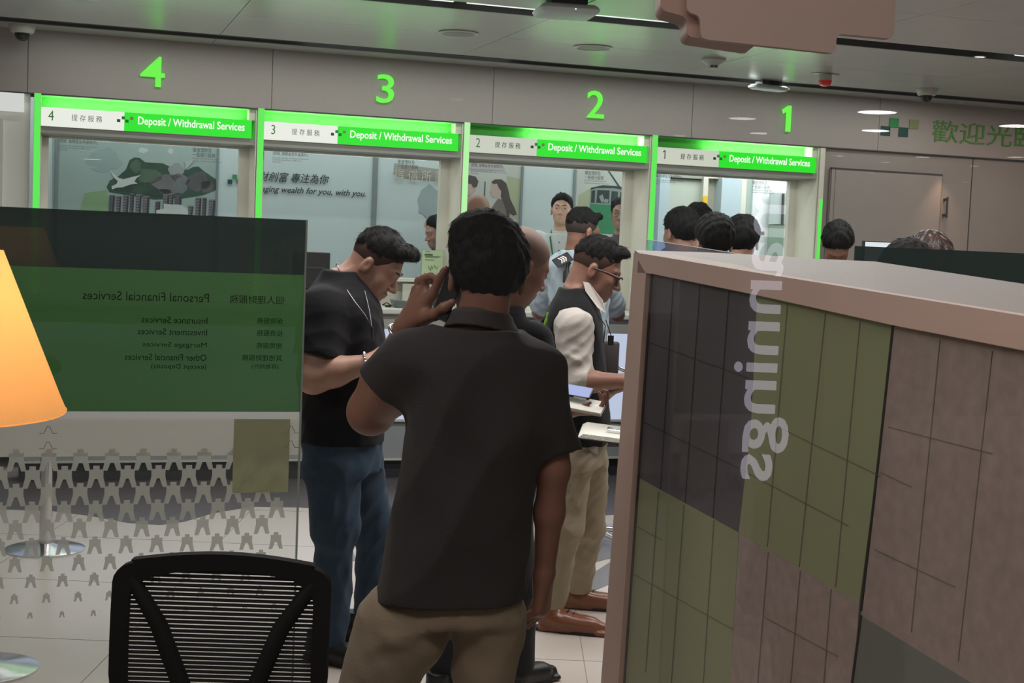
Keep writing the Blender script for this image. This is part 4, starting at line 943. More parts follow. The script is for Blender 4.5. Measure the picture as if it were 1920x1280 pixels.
def strands(root, hobj, o, R, s=1., n=2600, L=.022, fwd=0., lift=.18, seed=1, wd=.0013, grow_=1.0):
    # short tapering locks combed away from the crown, one mesh
    me = hobj.data; nv = len(me.vertices); co = np.empty(nv*3); no = np.empty(nv*3); me.vertices.foreach_get('co', co); me.vertex_normals.foreach_get('vector', no)
    co = co.reshape(-1, 3); no = no.reshape(-1, 3); rg = np.random.default_rng(seed); i = rg.choice(nv, min(n, nv), replace=False)
    p = co[i]; nn = no[i]; q = ((p-np.array(o))/s) @ R; nl = nn @ R
    keep = (nl[:, 2] > -.75); p, nn, q, nl = p[keep], nn[keep], q[keep], nl[keep]
    d = q-np.array([0, -.055, .125]); top_ = np.clip((q[:, 2]-.07)/.05, 0, 1)[:, None]
    d = d/np.linalg.norm(d, axis=1)[:, None]*(1-top_*fwd)+np.array([.25, 1, 0])*top_*fwd
    d -= nl*(d*nl).sum(1)[:, None]; d /= np.linalg.norm(d, axis=1)[:, None]+1e-6
    d = d+rg.normal(0, .22, d.shape); d -= nl*(d*nl).sum(1)[:, None]; d /= np.linalg.norm(d, axis=1)[:, None]+1e-6
    dw = d @ R.T; side = np.cross(dw, nn); ln = L*s*rg.uniform(.55, 1.2, len(p))*(.45+.55*np.clip((q[:, 2]+.02)/.08, 0, 1))
    lf = lift*rg.uniform(.2, 1.3, len(p)); V = []; 
    for t, wf in ((0, 1.), (.4, 1.), (.75, .7), (1., .06)):
        c = p-nn*.0012+dw*(ln*t)[:, None]+nn*(ln*(lf*t-(.42+.2*lf)*t*t*.6))[:, None]+nn*.0009
        V.append(c-side*wd*s*wf); V.append(c+side*wd*s*wf)
    V = np.stack(V, 1).reshape(-1, 3); m_ = len(p); b = np.arange(m_)[:, None]*8
    F = np.concatenate([b+np.array([0, 1, 3, 2]), b+np.array([2, 3, 5, 4]), b+np.array([4, 5, 7, 6])])
    m2 = bpy.data.meshes.new('hair_strands'); m2.from_pydata(V.tolist(), [], F.tolist()); m2.materials.append(me.materials[0])
    ob = bpy.data.objects.new('hair_strands', m2); COL.objects.link(ob); ob.parent = hobj; return ob
def hair_prim(o, R, s=1., t=.012, style='full', top=0, quiff=0, seed=0):
    o = np.array(o, float); ph = seed*1.7
    def fn(X, Y, Z):
        x, y, z = (X-o[0])/s, (Y-o[1])/s, (Z-o[2])/s
        q = [R[0][i]*x+R[1][i]*y+R[2][i]*z for i in range(3)]
        r = (.0755, .0955, .084+top); c = (0, -.013, .045)
        k0 = np.sqrt(sum(((q[i]-c[i])/r[i])**2 for i in range(3))); k1 = np.sqrt(sum(((q[i]-c[i])/r[i]**2)**2 for i in range(3)))+1e-9
        d = k0*(k0-1)/k1
        if quiff:
            dq, tt = seg(q[0], q[1], q[2], (-.035, .072, .112), (.04, .07, .108)); d = smn(d, dq-quiff, .03)
        a = np.arctan2(q[1]-c[1], np.abs(q[0])+1e-6)
        hl = np.interp(q[1], *HL[style]).astype(f4); d = d-t*(.12+.88*np.clip((q[2]-hl)/.055, 0, 1)**.7)
        d = d+.0012*np.sin(q[0]*230+np.sin(q[1]*60+ph)*2)+.0012*np.sin(q[1]*170+q[2]*120+ph)+.0022*np.sin(q[0]*70+q[1]*55+ph*2)
        return smx(d, (hl-q[2])*.8+.0015*np.sin(q[0]*160+ph), .012)*s
    return o-.16*s, o+.16*s, fn
def fade_prim(o, R, s=1.):
    # closely clipped sides: a thin skin-hugging layer
    o = np.array(o, float)
    def fn(X, Y, Z):
        x, y, z = (X-o[0])/s, (Y-o[1])/s, (Z-o[2])/s
        q = [R[0][i]*x+R[1][i]*y+R[2][i]*z for i in range(3)]
        r = (.0765, .0965, .085); c = (0, -.0125, .045)
        k0 = np.sqrt(sum(((q[i]-c[i])/r[i])**2 for i in range(3))); k1 = np.sqrt(sum(((q[i]-c[i])/r[i]**2)**2 for i in range(3)))+1e-9
        hl = np.interp(q[1], [-.12, -.06, -.035, -.015, .02, .04, .055, .1], [-.03, -.03, -.015, .014, .012, .02, .06, .09]).astype(f4)
        return np.maximum(k0*(k0-1)/k1, hl-q[2])*s
    return o-.13*s, o+.13*s, fn
def hand(f, wrist, d, n, side, s=1., curl=(20, 30, 20), spread=1., thumb=35, rw=.026):
    # wrist point, d towards the fingers, n palm normal, side towards the thumb
    d = np.array(d, float); d /= np.linalg.norm(d); n = np.array(n, float); n -= d*(n @ d); n /= np.linalg.norm(n)
    sd = np.cross(d, n); sd *= 1 if sd @ np.array(side) > 0 else -1; w = np.array(wrist, float)
    offs = [.030, .010, -.010, -.028]; Ls = [.084, .088, .083, .074]; ph = [(.042, .026, .020), (.046, .029, .021), (.043, .027, .020), (.034, .020, .018)]
    for i in range(4):
        k = w+(d*Ls[i]+sd*offs[i])*s; f.add(cone(w+(sd*offs[i]*.45+d*.004)*s, k, .0165*s, .0115*s), .016)
        a = 0; p = k; dd = d+sd*offs[i]*2.2*spread; dd /= np.linalg.norm(dd); rr = [.0098, .0088, .008, .0068]
        for j in range(3):
            a += rad(curl[j]*(1+.12*i)); v = dd*math.cos(a)+n*math.sin(a); q = p+v*ph[i][j]*s; f.add(cone(p, q, rr[j]*s, rr[j+1]*s), .003); p = q
    b = w+(d*.022+sd*.022+n*.006)*s; t1 = b+(d*math.cos(rad(thumb))+sd*math.sin(rad(thumb))+n*.25)*.038*s
    t2 = t1+(d*math.cos(rad(thumb*.6))+sd*math.sin(rad(thumb*.6))+n*.45)*.026*s; t3 = t2+(d*.9+n*.45)*.020*s
    f.add(cone(b, t1, .0155*s, .012*s), .014).add(cone(t1, t2, .0108*s, .0098*s), .003).add(cone(t2, t3, .0096*s, .0078*s), .003)
    return f
def shoe(o, yaw, s=1., L=.28):
    c_, s_ = math.cos(yaw), math.sin(yaw); R = np.array([[c_, -s_, 0], [s_, c_, 0], [0, 0, 1]]); T = lambda x, y, z: np.array(o)+R @ np.array([x, y, z])*s
    f = Field(np.array(o)+[-.3, -.3, -.03], np.array(o)+[.3, .3, .2], .006)
    for a in (-1, 1):
        f.add(cone(T(.12, a*.012, .035), T(.0, a*.018, .045), .032, .04), .02).add(cone(T(0, a*.01, .045), T(-.07, a*.008, .05), .04, .036), .02)
    f.add(cone(T(.17, 0, .026), T(.1, 0, .035), .026, .034), .02).add(cone(T(-.03, 0, .06), T(-.06, 0, .10), .036, .043), .02)
    f.add(box_(T(.045, 0, .012), (.145, .045, .012), R, .011), .006)
    f.plane(np.array(o)+[0, 0, .001], (0, 0, -1)).plane(np.array(o)+[0, 0, .115], (0, 0, 1)); return f
def foot_pair(root, pts, m, name='shoe'):
    for (o, yaw) in pts:
        sh = shoe(o, yaw).mesh(name, m, root); c_, s_ = math.cos(yaw), math.sin(yaw); W = lambda x, y, z: (o[0]+x*c_-y*s_, o[1]+x*s_+y*c_, z)
        ol = [(-.105, -.032), (-.12, 0), (-.105, .032), (-.03, .036), (.06, .046), (.14, .046), (.185, .026), (.196, 0), (.185, -.026), (.14, -.046), (.06, -.046), (-.03, -.036)]
        MB().loft([[W(x, y, z) for x, y in ol] for z in (.001, .014)]).build('sole', mat('sole_dark', srgb(30, 26, 24), .7), sh)
        q = MB()
        for k in range(4): q.tube([W(.02+k*.022, -.022, .088-k*.010), W(.026+k*.022, 0, .094-k*.010), W(.02+k*.022, .022, .088-k*.010)], .0025, 5)
        q.build('laces', mat('lace_dark', srgb(34, 28, 26), .8), sh)
def bbox(prims, m=.04):
    return np.min([p[0] for p in prims], 0)-m, np.max([p[1] for p in prims], 0)+m
def solid(name, prims, m, root, res=.006, k=.02, cuts=(), planes=(), folds=(), noise=None, hands=(), extra=None, wr=None):
    pr = [(p if len(p) == 4 else (*p, k)) for p in prims]; lo, hi = bbox([p[:3] for p in pr])
    for hh in hands: lo = np.minimum(lo, np.array(hh[0])-.22); hi = np.maximum(hi, np.array(hh[0])+.22)
    f = Field(lo, hi, res)
    for p in pr: f.add(p[:3], p[3])
    for hh in hands: hand(f, *hh[:4], **(hh[4] if len(hh) > 4 else {}))
    if extra: extra(f)
    for a in folds: f.fold(*a)
    if noise: f.noise(*noise)
    if wr: f.wrinkle(*wr)
    for c in cuts: f.cut(c)
    for p in planes: f.plane(*p)
    return f.mesh(name, m, root)

# materials for people
M_skin = mat('skin_tan', srgb(154, 114, 96), .5, nscale=14, namp=.06, bump=.08, bscale=400)
M_skin2 = mat('skin_light', srgb(168, 128, 111), .5, nscale=14, namp=.06, bump=.08, bscale=400)
M_skin3 = mat('skin_deep', srgb(138, 98, 81), .5, nscale=14, namp=.06, bump=.08, bscale=400)
M_hair = mat('hair_black', srgb(13, 13, 13), .75, spec=.22, nscale=60, namp=.4, bump=.8, bscale=160, stretch=(1, 1, .25))
M_hairb = mat('hair_brown_black', srgb(12, 11, 11), .7, spec=.25, nscale=60, namp=.4, bump=.8, bscale=160, stretch=(1, 1, .3))
M_fade = mat('hair_clipped', srgb(66, 48, 41), .9, spec=.2, nscale=90, namp=.2)
M_brow = mat('eyebrow_hair', srgb(30, 24, 22), .8)
M_eyew = mat('eye_white', srgb(165, 155, 148), .3); M_iris = mat('eye_iris', srgb(28, 20, 16), .2)
def eyes(root, o, R, s=1.):
    for a in (-1, 1):
        c = np.array(o)+R @ np.array([a*.031, .0855, .0145])*s
        e = MB().sphere((0, 0, 0), .0080*s, 12, (1.25, 1, .52)).build('eye', M_eyew, root, 60); e.location = tuple(c-np.array(root.location)); e.rotation_euler = Matrix(R.tolist()).to_euler()
        i_ = MB().sphere((0, .0062*s, 0), .0046*s, 10, (1, .6, .9)).build('iris', M_iris, e, 60)
def brows(root, o, R, s=1., m=None, th=.0035):
    T = lambda x, y, z: np.array(o)+R @ np.array([x, y, z])*s
    for a in (-1, 1):
        f = Field(np.array(o)-.14*s, np.array(o)+.14*s, .0025)
        for p in chain([T(a*.012, .096, .036), T(a*.03, .092, .041), T(a*.047, .078, .037)], [th*.8*s, th*s, th*.5*s]): f.add(p, .003)
        f.mesh('eyebrow', m or M_brow, root)
def person(label, o, floor=0):
    r = empty('person', (float(o[0]), float(o[1]), floor), 0, label, 'person'); return r

# a plain standing figure for people of whom the photo shows only the upper part
def standing(label, u, v, Y, yaw, floor=0, pitch=0, tilt=0, s=1.0, shirt=None, pants=None, skin=None, hair='full', hm=None, t=.012, top=0, lean=0, glasses=False, face=False, width=1., arms=True, extra=None, collar=True):
    o = P(u, v, Y); R = np.array((Matrix.Rotation(yaw, 3, 'Z') @ Matrix.Rotation(-pitch, 3, 'X') @ Matrix.Rotation(tilt, 3, 'Y')))
    r = person(label, o, floor); skin = skin or M_skin2; H0 = o[2]-floor; g = np.array([o[0], o[1], 0])
    Rz = np.array(Matrix.Rotation(yaw, 3, 'Z')); back = -.03-lean
    L = lambda x, y, z: g+Rz @ np.array([x, y, 0])+np.array([0, 0, floor+z])
    k = H0/1.60; sh = H0-.195*k
    ng = .16*lean if lean else 0
    def row(z, w_, d_, yo=0): c = L(0, back+yo, 0); return (floor+z, c[0], c[1], w_*k*width, d_*k)
    tors = [row(H0*.50, .155, .105), row(H0*.58, .15, .105), row(H0*.66, .145, .10), row(H0*.76, .165, .11), row(H0*.82, .175, .11), row(sh-.005, .165, .09), row(sh+.035, .105, .07), row(sh+.06, .06, .055)]
    W = .185*k*width
    arm = lambda a, e=0: chain([L(a*W, back, sh-.02), L(a*(W+.05), back-.01, sh-.30*k), L(a*(W+.02), back+.12, sh-.52*k)], [.052+e, .042+e, .03+e])
    leg = lambda a, e=0: chain([L(a*.085, back, H0*.52), L(a*.09, back+.01, H0*.29), L(a*.095, back-.01, .09)], [.09+e, .06+e, .042+e])
    body = [head_prim(o, R, s)]+[cone(o+R @ np.array([0, -.02, -.05])*s, L(0, back, sh+.01), .052*s, .06), ]
    body = [(*body[0], .02), (*body[1], .03)]
    c0 = [(*stack([(a, b, c, d*.85, e*.85) for a, b, c, d, e in tors], 2.2, yaw), .03)]
    body += c0+[(*p, .03) for a in (-1, 1) for p in (arm(a) if arms else [])+leg(a)]
    hd = [(L(a*(W+.02), back+.12, sh-.52*k), (Rz @ np.array([0, .4, -1])), (Rz @ np.array([-a, 0, 0])), (Rz @ np.array([0, 1, 0.]))) for a in (-1, 1)] if arms else []
    solid('body', body, skin, r, .0065, hands=hd)
    shirt = shirt or mat('cloth_dark', srgb(34, 34, 38), .85, bump=.2)
    sl = [(*p, .03) for a in (-1, 1) for p in [cone(L(a*(W-.01), back, sh-.015), L(a*(W+.045), back-.01, sh-.25*k), .066*k, .062*k)]]
    solid('shirt', [(*stack([(a, b, c, d+.012, e+.014) for a, b, c, d, e in tors[:-1]], 2.3, yaw), .03)]+sl, shirt, r, .008, noise=(.004, 22, int(u)), planes=[])
    if collar:
        c = L(0, back+.005, sh+.055); solid('collar', [stack([(floor+sh+.02, c[0], c[1], .082, .078), (floor+sh+.075, c[0], c[1], .067, .066)], 2, yaw)], shirt, r, .006, planes=[(c+[0, 0, .02], Rz @ np.array([0, .35, 1]))])
    solid('trousers', [(*stack([(a, b, c, d+.01, e+.012) for a, b, c, d, e in tors[:2]], 2.3, yaw), .03)]+[(*p, .03) for a in (-1, 1) for p in leg(a, .022)], pants or mat('cloth_navy', srgb(34, 36, 44), .85, bump=.2), r, .010, planes=[(L(0, 0, .06), (0, 0, -1))])
    foot_pair(r, [(L(a*.095, back+.0, 0), yaw+math.pi/2) for a in (-1, 1)], mat('shoe_black', srgb(22, 22, 24), .4))
    if hair != 'none':
        f = Field(o-.16*s, o+.17*s, .0045); f.add(hair_prim(o, R, s, t, hair, top, seed=int(u) % 17), 0); hh_ = f.mesh('hair', hm or M_hair, r); strands(r, hh_, o, R, s, 1500, .026, .25, .22, int(u), .0019)
    if face: eyes(r, o, R, s); brows(r, o, R, s)
    if glasses:
        T = lambda x, y, z: tuple((o+R @ np.array([x, y, z])*s)-np.array(r.location)); q = MB()
        for a in (-1, 1):
            q.tube([T(a*.033+.024*math.cos(t_), .108-.01*abs(math.cos(t_)), .008+.018*math.sin(t_)) for t_ in np.linspace(0, 2*math.pi, 17)], .0014, 6)
            q.tube([T(a*.056, .1, .014), T(a*.076, .05, .014), T(a*.081, -.005, .012)], .0014, 6)
        q.tube([T(-.01, .11, .012), T(.01, .11, .012)], .0014, 6); q.build('glasses', M_black, r)
    return r, o, R, L, (k, sh, back, H0, W)
CL = lambda n, c, **k: mat(n, srgb(*c), .88, bump=k.pop('bump', .35), bscale=k.pop('bscale', 260), spec=.25, sheen=.05, nscale=k.pop('ns', 9), namp=k.pop('na', .10))
def prow(v, ul, ur, Y, ry):
    c = P((ul+ur)/2, v, Y); rx = (P(ur, v, Y)[0]-P(ul, v, Y)[0])/2; return (float(c[2]), float(c[0]), Y, float(rx), ry)
def grow(rows, a, b=None): return [(z, x, y, rx+a, ry+(a if b is None else b)) for z, x, y, rx, ry in rows]

# ================= man on the phone, seen from behind
o = P(911, 524, 3.08); r = person('person seen from behind in dark charcoal polo shirt holding a phone to the left ear', (o[0], 3.08, 0), 0)
R = frame((-.16, .98, -.02), (0.02, 0, 1))
Y = 3.08; s = 1.0
Ls = P(792, 704, Y); Le = P(694, 768, Y+.17); Lw = P(757, 622, Y+.12)
Rs = P(1006, 712, Y); Re = P(1037, 900, Y-.01); Rw = P(1020, 1072, Y+.04)
tr = [prow(590, 862, 948, Y, .055), prow(612, 825, 975, Y, .075), prow(632, 782, 1000, Y, .10), prow(660, 756, 1022, Y, .115), prow(720, 752, 1042, Y, .125), prow(790, 755, 1040, Y, .13), prow(870, 752, 1018, Y, .125), prow(950, 740, 1000, Y, .12), prow(1040, 714, 990, Y, .12), prow(1150, 695, 985, Y, .12)]
hip = prow(1150, 676, 990, Y, .120)
knL = P(640, 1480, Y+.0); ftL = np.array([knL[0]-.10, Y+.02, .09]); knR = P(905, 1500, Y+.02); ftR = np.array([knR[0]-.01, Y+.02, .09])
hL = P(752, 1182, Y); hR = P(915, 1182, Y)
legs = lambda e: chain([hL, P(716, 1250, Y), P(698, 1295, Y), knL, ftL], [.097+e, .073+e, .062+e, .050+e, .042+e])+chain([hR, P(909, 1255, Y), knR, ftR], [.070+e, .056+e, .050+e, .042+e])
def phone_hand(f):
    W_ = P(760, 616, 3.19); K = [P(811, 552, 3.13), P(797, 543, 3.155), P(785, 546, 3.18), P(776, 558, 3.205)]
    for kk, ra in zip(K, (.0135, .0135, .0125, .0115)): f.add(cone(W_+(kk-W_)*.12, kk, .020, ra), .014)
    f.add(cone(W_, P(800, 592, 3.14), .024, .016), .016)
    F = [[K[0], P(824, 524, 3.115), P(832, 510, 3.10), P(836, 503, 3.09)], [K[1], P(794, 522, 3.15), P(808, 517, 3.13), P(822, 521, 3.115)],
         [K[2], P(785, 526, 3.18), P(797, 521, 3.165), P(812, 526, 3.15)], [K[3], P(779, 542, 3.20), P(789, 537, 3.19), P(804, 540, 3.17)]]
    for q in F:
        for p in chain(q, [.0112, .0102, .0092, .0075]): f.add(p, .003)
    for p in chain([P(797, 596, 3.14), P(815, 590, 3.10), P(832, 577, 3.075), P(849, 566, 3.065)], [.0165, .013, .0115, .009]): f.add(p, .008)
body = [(*head_prim(o, R, s), .02), (*cone(o+R @ np.array([0, -.028, -.03]), P(905, 618, Y), .052, .054), .02), (*stack(grow(tr, -.03), 2.3), .03),
        *[(*p, .02) for p in chain([Ls, Le], [.048, .050])], *[(*p, .02) for p in chain([Le+[0, 0, .0], Le+(Lw-Le)*.35, Lw], [.047, .047, .026])],
        (*ell(Le+[.004, -.01, -.012], (.05, .05, .045)), .02),
        *[(*p, .02) for p in chain([Rs, P(1036, 800, Y), P(1038, 880, Y-.01), P(1030, 960, Y+.01), Rw], [.046, .038, .034, .032, .024])], *[(*p, .03) for p in legs(-.02)]]
solid('body', body, M_skin3, r, .0045, hands=[(Rw, (-.02, .06, -1), (-.9, .3, 0), (0, 1, 0), dict(curl=(38, 50, 30), thumb=28, s=1.08))], extra=phone_hand)
M_polo = CL('polo_charcoal', (55, 52, 52))
sleeveL = [(*p, .05) for p in chain([P(777, 684, Y), P(724, 729, Y+.08)], [.083, .080])]
sleeveR = [(*p, .04) for p in chain([P(1002, 706, Y), P(1046, 862, Y)], [.076, .058])]
cd_ = (P(722, 732, Y+.10)-P(775, 668, Y)); cl_ = P(704, 746, Y)
f = Field(*bbox([stack(grow(tr, .03)), *[p[:3] for p in sleeveL+sleeveR]], .05), .0045)
for p in sleeveL: f.add(p[:3], p[3])
f.plane(cl_, (-.56, .22, -.78))
g2 = f.like()
for p in sleeveR: g2.add(p[:3], p[3])
g2.plane(P(1050, 846, Y), P(1050, 900, Y)-P(1030, 700, Y))
h = np.minimum(f.a, g2.a); f.a = h
f.add(stack(grow(tr[1:], .0, .012), 2.3), .045)
for a, b, w_, am in [((1015, 700), (985, 940), .02, -.004), ((1000, 760), (960, 1000), .018, .003), ((780, 760), (745, 1000), .02, .003), ((830, 700), (950, 1000), .03, -.003), ((745, 690), (790, 760), .016, -.005), ((960, 930), (1000, 1080), .02, .003), ((890, 700), (880, 1000), .04, -.0025), ((760, 1000), (850, 1080), .02, .002), ((760, 700), (800, 860), .02, -.004), ((1035, 740), (1060, 820), .015, -.004), ((800, 640), (860, 660), .02, -.003)]:
    f.fold(P(*a, Y-.12), P(*b, Y-.12), w_*1.6, am)
f.noise(.0035, 18, 2).wrinkle(.009, 22, 11, (1, 1, .45))
f.plane(P(840, 1117, Y), (.035, 0, -1))
f.mesh('polo_shirt', M_polo, r)
solid('collar', [stack([prow(622, 826, 976, Y, .088), prow(600, 840, 963, Y, .080), prow(570, 852, 956, Y, .072)], 2)], CL('polo_collar', (66, 62, 61)), r, .004, planes=[(P(900, 577, Y-.06), (.08, .22, 1)), (P(890, 612, Y-.07), (-.12, -.25, -1))], noise=(.001, 40, 3))
M_kh = CL('khaki', (140, 126, 106))
solid('trousers', [(*stack([(hip[0]+.12, *prow(1045, 735, 960, Y, .085)[1:]), (hip[0]+.05, *prow(1105, 710, 978, Y, .10)[1:]), hip, prow(1162, 680, 980, Y, .11)], 2.4), .03)]+[(*p, .022) for p in legs(.012)], M_kh, r, .006, k=.04,
      folds=[(P(700, 1160, Y-.11), P(850, 1175, Y-.11), .02, -.005), (P(680, 1210, Y-.11), P(830, 1190, Y-.11), .02, .005), (P(870, 1190, Y-.09), P(980, 1165, Y-.09), .015, -.004), (P(660, 1250, Y-.1), P(790, 1215, Y-.1), .018, -.004), (P(852, 1120, Y-.12), P(850, 1230, Y-.1), .012, -.008)], noise=(.003, 25, 5), wr=(.004, 30, 5), planes=[(np.array([0, 0, .055]), (0, 0, -1))])
foot_pair(r, [((ftL[0], Y+.02, 0), rad(100)), ((ftR[0], Y+.02, 0), rad(84))], mat('shoe_black', srgb(22, 22, 24), .4))
f = Field(o-.17, o+.17, .0035); f.add(hair_prim(o, R, 1.0, .0115, 'nape', .006, seed=4), 0)
f.add(ell(o+R @ np.array([-.03, -.02, .105]), (.05, .07, .035)), .04)
f.noise(.002, 160, 8); strands(r, f.mesh('hair', M_hair, r), o, R, 1.0, 6500, .024, .1, .16, 3, .0011)
q = MB(); wv = (P(768, 604, 3.18)-P(745, 640, 3.2)); wv /= np.linalg.norm(wv); a1 = np.cross(wv, (0, 1, 0)); a1 /= np.linalg.norm(a1); a2 = np.cross(wv, a1); wc = P(754, 626, 3.20)
q.tube([wc+(a1*math.cos(t)+a2*math.sin(t))*.033-np.array(r.location) for t in np.linspace(0, 2*math.pi, 33)], .0035, 8); tag(q.build('bracelet', M_chrome, r, 60), None)
# phone held at the ear
pc = P(842, 548, 3.085); ph = empty('mobile_phone', tuple(pc), 0, 'dark mobile phone in a clear case held to the ear of the charcoal polo wearer', 'phone')
axu = P(851, 503, 3.07)-P(833, 588, 3.10); axu /= np.linalg.norm(axu); nn_ = np.array([-.55, -.83, 0]); nn_ -= axu*(nn_ @ axu); nn_ /= np.linalg.norm(nn_); wx = np.cross(axu, nn_)
Rp = np.stack([wx, nn_, axu], 1)
b1 = MB().box(-.022, .022, -.004, .004, -.062, .062, .006).build('phone_body', M_black, ph, 50); b1.rotation_euler = Matrix(Rp.tolist()).to_euler()
MB().box(-.0235, .0235, -.0052, -.0042, -.0635, .0635).build('clear_case', glass('clear_case', .2, (.6, .62, .65), .1), b1)
MB().box(-.018, -.002, -.0062, -.005, .03, .055, .003).build('camera_bump', M_dark, b1)

# ================= man in black t-shirt looking down
Y = 5.35; o = P(701, 501, Y); r = person('person in black t-shirt and blue jeans looking down, hands held in front, left', (o[0], Y, 0), 0)
R = frame((.80, -.14, -.58), (.55, -.03, .83)); s = 1.05
tr = [prow(506, 610, 672, Y, .08), prow(528, 594, 688, Y, .12), prow(552, 575, 708, Y, .17), prow(590, 566, 716, Y, .20), prow(640, 564, 718, Y, .20), prow(700, 566, 718, Y, .185), prow(760, 566, 714, Y, .175), prow(830, 566, 716, Y, .175), prow(880, 568, 716, Y, .175)]
nS = P(606, 585, Y-.19); nE = P(588, 706, Y-.26); nW = P(690, 681, Y-.25)
fS = P(650, 585, Y+.19); fE = P(640, 700, Y+.24); fW = P(712, 672, Y-.02)
hN = P(625, 885, Y-.09); kN = P(628, 985, Y-.13); aN = P(622, 1140, Y-.10); aN[2] = .09
hF = P(668, 885, Y+.10); kF = P(702, 990, Y+.17); aF = P(694, 1110, Y+.22); aF[2] = .09
legs = lambda e: chain([hN, kN, aN], [.105+e, .074+e, .052+e])+chain([hF, kF, aF], [.10+e, .070+e, .052+e])
body = [(*head_prim(o, R, s), .02), (*cone(o+R @ np.array([0, -.03, -.03])*s, P(638, 536, Y), .064, .060), .03), (*stack(grow(tr, -.03), 2.3), .03),
        *[(*p, .02) for p in chain([nS, nE], [.052, .060])+chain([nE, nE+(nW-nE)*.4, nW], [.062, .055, .033])+chain([fS, fE], [.065, .055])+chain([fE, fW], [.05, .03])], *[(*p, .03) for p in legs(-.02)]]
solid('body', body, M_skin2, r, .0045, hands=[(nW, (.95, .25, .28), (0, .9, -.5), (0, .3, 1), dict(s=1.08, curl=(35, 40, 25))), (fW, (.9, -.4, .2), (0, -.9, -.4), (0, .3, 1), dict(s=1.05, curl=(35, 40, 25)))])
M_bt = CL('t_shirt_black', (17, 18, 23))
f = Field(*bbox([stack(grow(tr, .03)), cone(nS, nE, .09, .09), cone(fS, fE, .09, .09)], .04), .005)
f.add(cone(nS+[0, .01, .01], P(594, 672, Y-.235), .092, .090), .05).plane(P(594, 669, Y-.235), (-.12, -.2, -1))
g2 = f.like(); g2.add(cone(fS, P(645, 665, Y+.22), .085, .08), .05).plane(P(645, 662, Y+.22), (0, .2, -1)); f.a = np.minimum(f.a, g2.a)
f.add(stack(grow(tr[:-1], .008), 2.3), .05)
for a, b, w_, am in [((650, 570), (640, 700), .03, -.005), ((690, 600), (675, 790), .03, .005), ((600, 640), (650, 600), .02, -.006), ((580, 740), (690, 780), .025, .005), ((575, 790), (700, 800), .02, -.005), ((610, 700), (640, 830), .02, .004)]: f.fold(P(*a, Y-.19), P(*b, Y-.19), w_, am)
f.noise(.004, 20, 12).wrinkle(.005, 26, 3).plane(P(640, 826, Y), (0, 0, -1)).mesh('t_shirt', M_bt, r)
M_jean = CL('denim_blue', (54, 72, 90), ns=30, na=.2)
solid('jeans', [(*stack(grow(tr[-3:], .0, -.005), 2.3), .03)]+[(*p, .05) for p in legs(.010)], M_jean, r, .006, folds=[(P(570, 890, Y-.2), P(640, 905, Y-.2), .02, -.005), (P(600, 1000, Y-.2), P(665, 985, Y-.2), .015, -.006), (P(590, 1020, Y-.2), P(650, 1030, Y-.2), .015, .006), (P(590, 1050, Y-.2), P(640, 1045, Y-.2), .015, -.006)], noise=(.005, 26, 9), wr=(.006, 34, 2), planes=[(np.array([0, 0, .05]), (0, 0, -1))])
foot_pair(r, [((aN[0]+.0, aN[1], 0), rad(-28)), ((aF[0], aF[1], 0), rad(5))], mat('shoe_black', srgb(22, 22, 24), .4))
f = Field(o-.2, o+.22, .004); f.add(hair_prim(o, R, s, .010, 'fade', .012, quiff=.026, seed=2), 0)
f.noise(.002, 140, 4); f.fold(o+R @ np.array([.02, -.07, .15])*s, o+R @ np.array([.03, .07, .14])*s, .006, -.008)
strands(r, f.mesh('hair', M_hairb, r), o, R, s, 4500, .028, .75, .07, 5, .0011)
f = Field(o-.17, o+.17, .004); f.add(fade_prim(o, R, s), 0); f.mesh('clipped_sides', M_fade, r)
brows(r, o, R, s)
q = MB(); L0 = np.array(r.location)
q.tube([P(*c)-L0 for c in [(628, 505, Y+.05), (632, 492, Y-.01), (636, 505, Y-.07), (645, 535, Y-.13), (665, 565, Y-.21), (684, 590, Y-.215), (697, 612, Y-.19)]], .0018, 6).tube([P(*c)-L0 for c in [(697, 612, Y-.19), (692, 580, Y-.16), (684, 545, Y-.12)]], .0018, 6)
q.tube([P(697, 612, Y-.195)-L0, P(699, 633, Y-.185)-L0], .0045, 6); q.build('necklace', mat('dark_silver', (.28, .28, .3), .3, metal=1), r, 60)
q = MB(); wd = (nW-nE)/np.linalg.norm(nW-nE); a1 = np.cross(wd, (0, 0, 1)); a1 /= np.linalg.norm(a1); a2 = np.cross(wd, a1); wc = nW-wd*.005
for k in range(22):
    t = 2*math.pi*k/22; q.sphere(wc+(a1*math.cos(t)+a2*math.sin(t))*.041-L0, .0058, 8)
q.build('bead_bracelet', M_chrome, r, 60)

# ================= bald man behind the phone user
Y = 4.95; o = P(972, 502, Y); r = person('bald person in black jacket bending forward, mostly hidden behind the charcoal polo wearer', (o[0]-.1, Y, 0), 0)
R = frame((.80, .48, -.42), (.38, .1, .9)); s = 1.10
tr = [prow(572, 925, 975, Y, .07), prow(592, 890, 982, Y, .11), prow(620, 842, 990, Y, .14), prow(680, 826, 998, Y, .155), prow(760, 830, 1000, Y, .15), prow(860, 832, 985, Y, .145), prow(940, 832, 985, Y, .15)]
eR = P(1040, 745, Y-.1); wR = P(1068, 768, Y-.22); eL = P(835, 770, Y+.05); wL = P(960, 800, Y+.1)
hA = P(868, 960, Y); kA = P(850, 1100, Y-.05); aA = P(838, 1290, Y-.08); aA[2] = .09
hB = P(945, 960, Y+.02); kB = P(965, 1100, Y); aB = P(968, 1250, Y+.1); aB[2] = .09
legs = lambda e: chain([hA, kA, aA], [.09+e, .065+e, .05+e])+chain([hB, kB, aB], [.09+e, .065+e, .05+e])
sR = P(1003, 640, Y-.05)
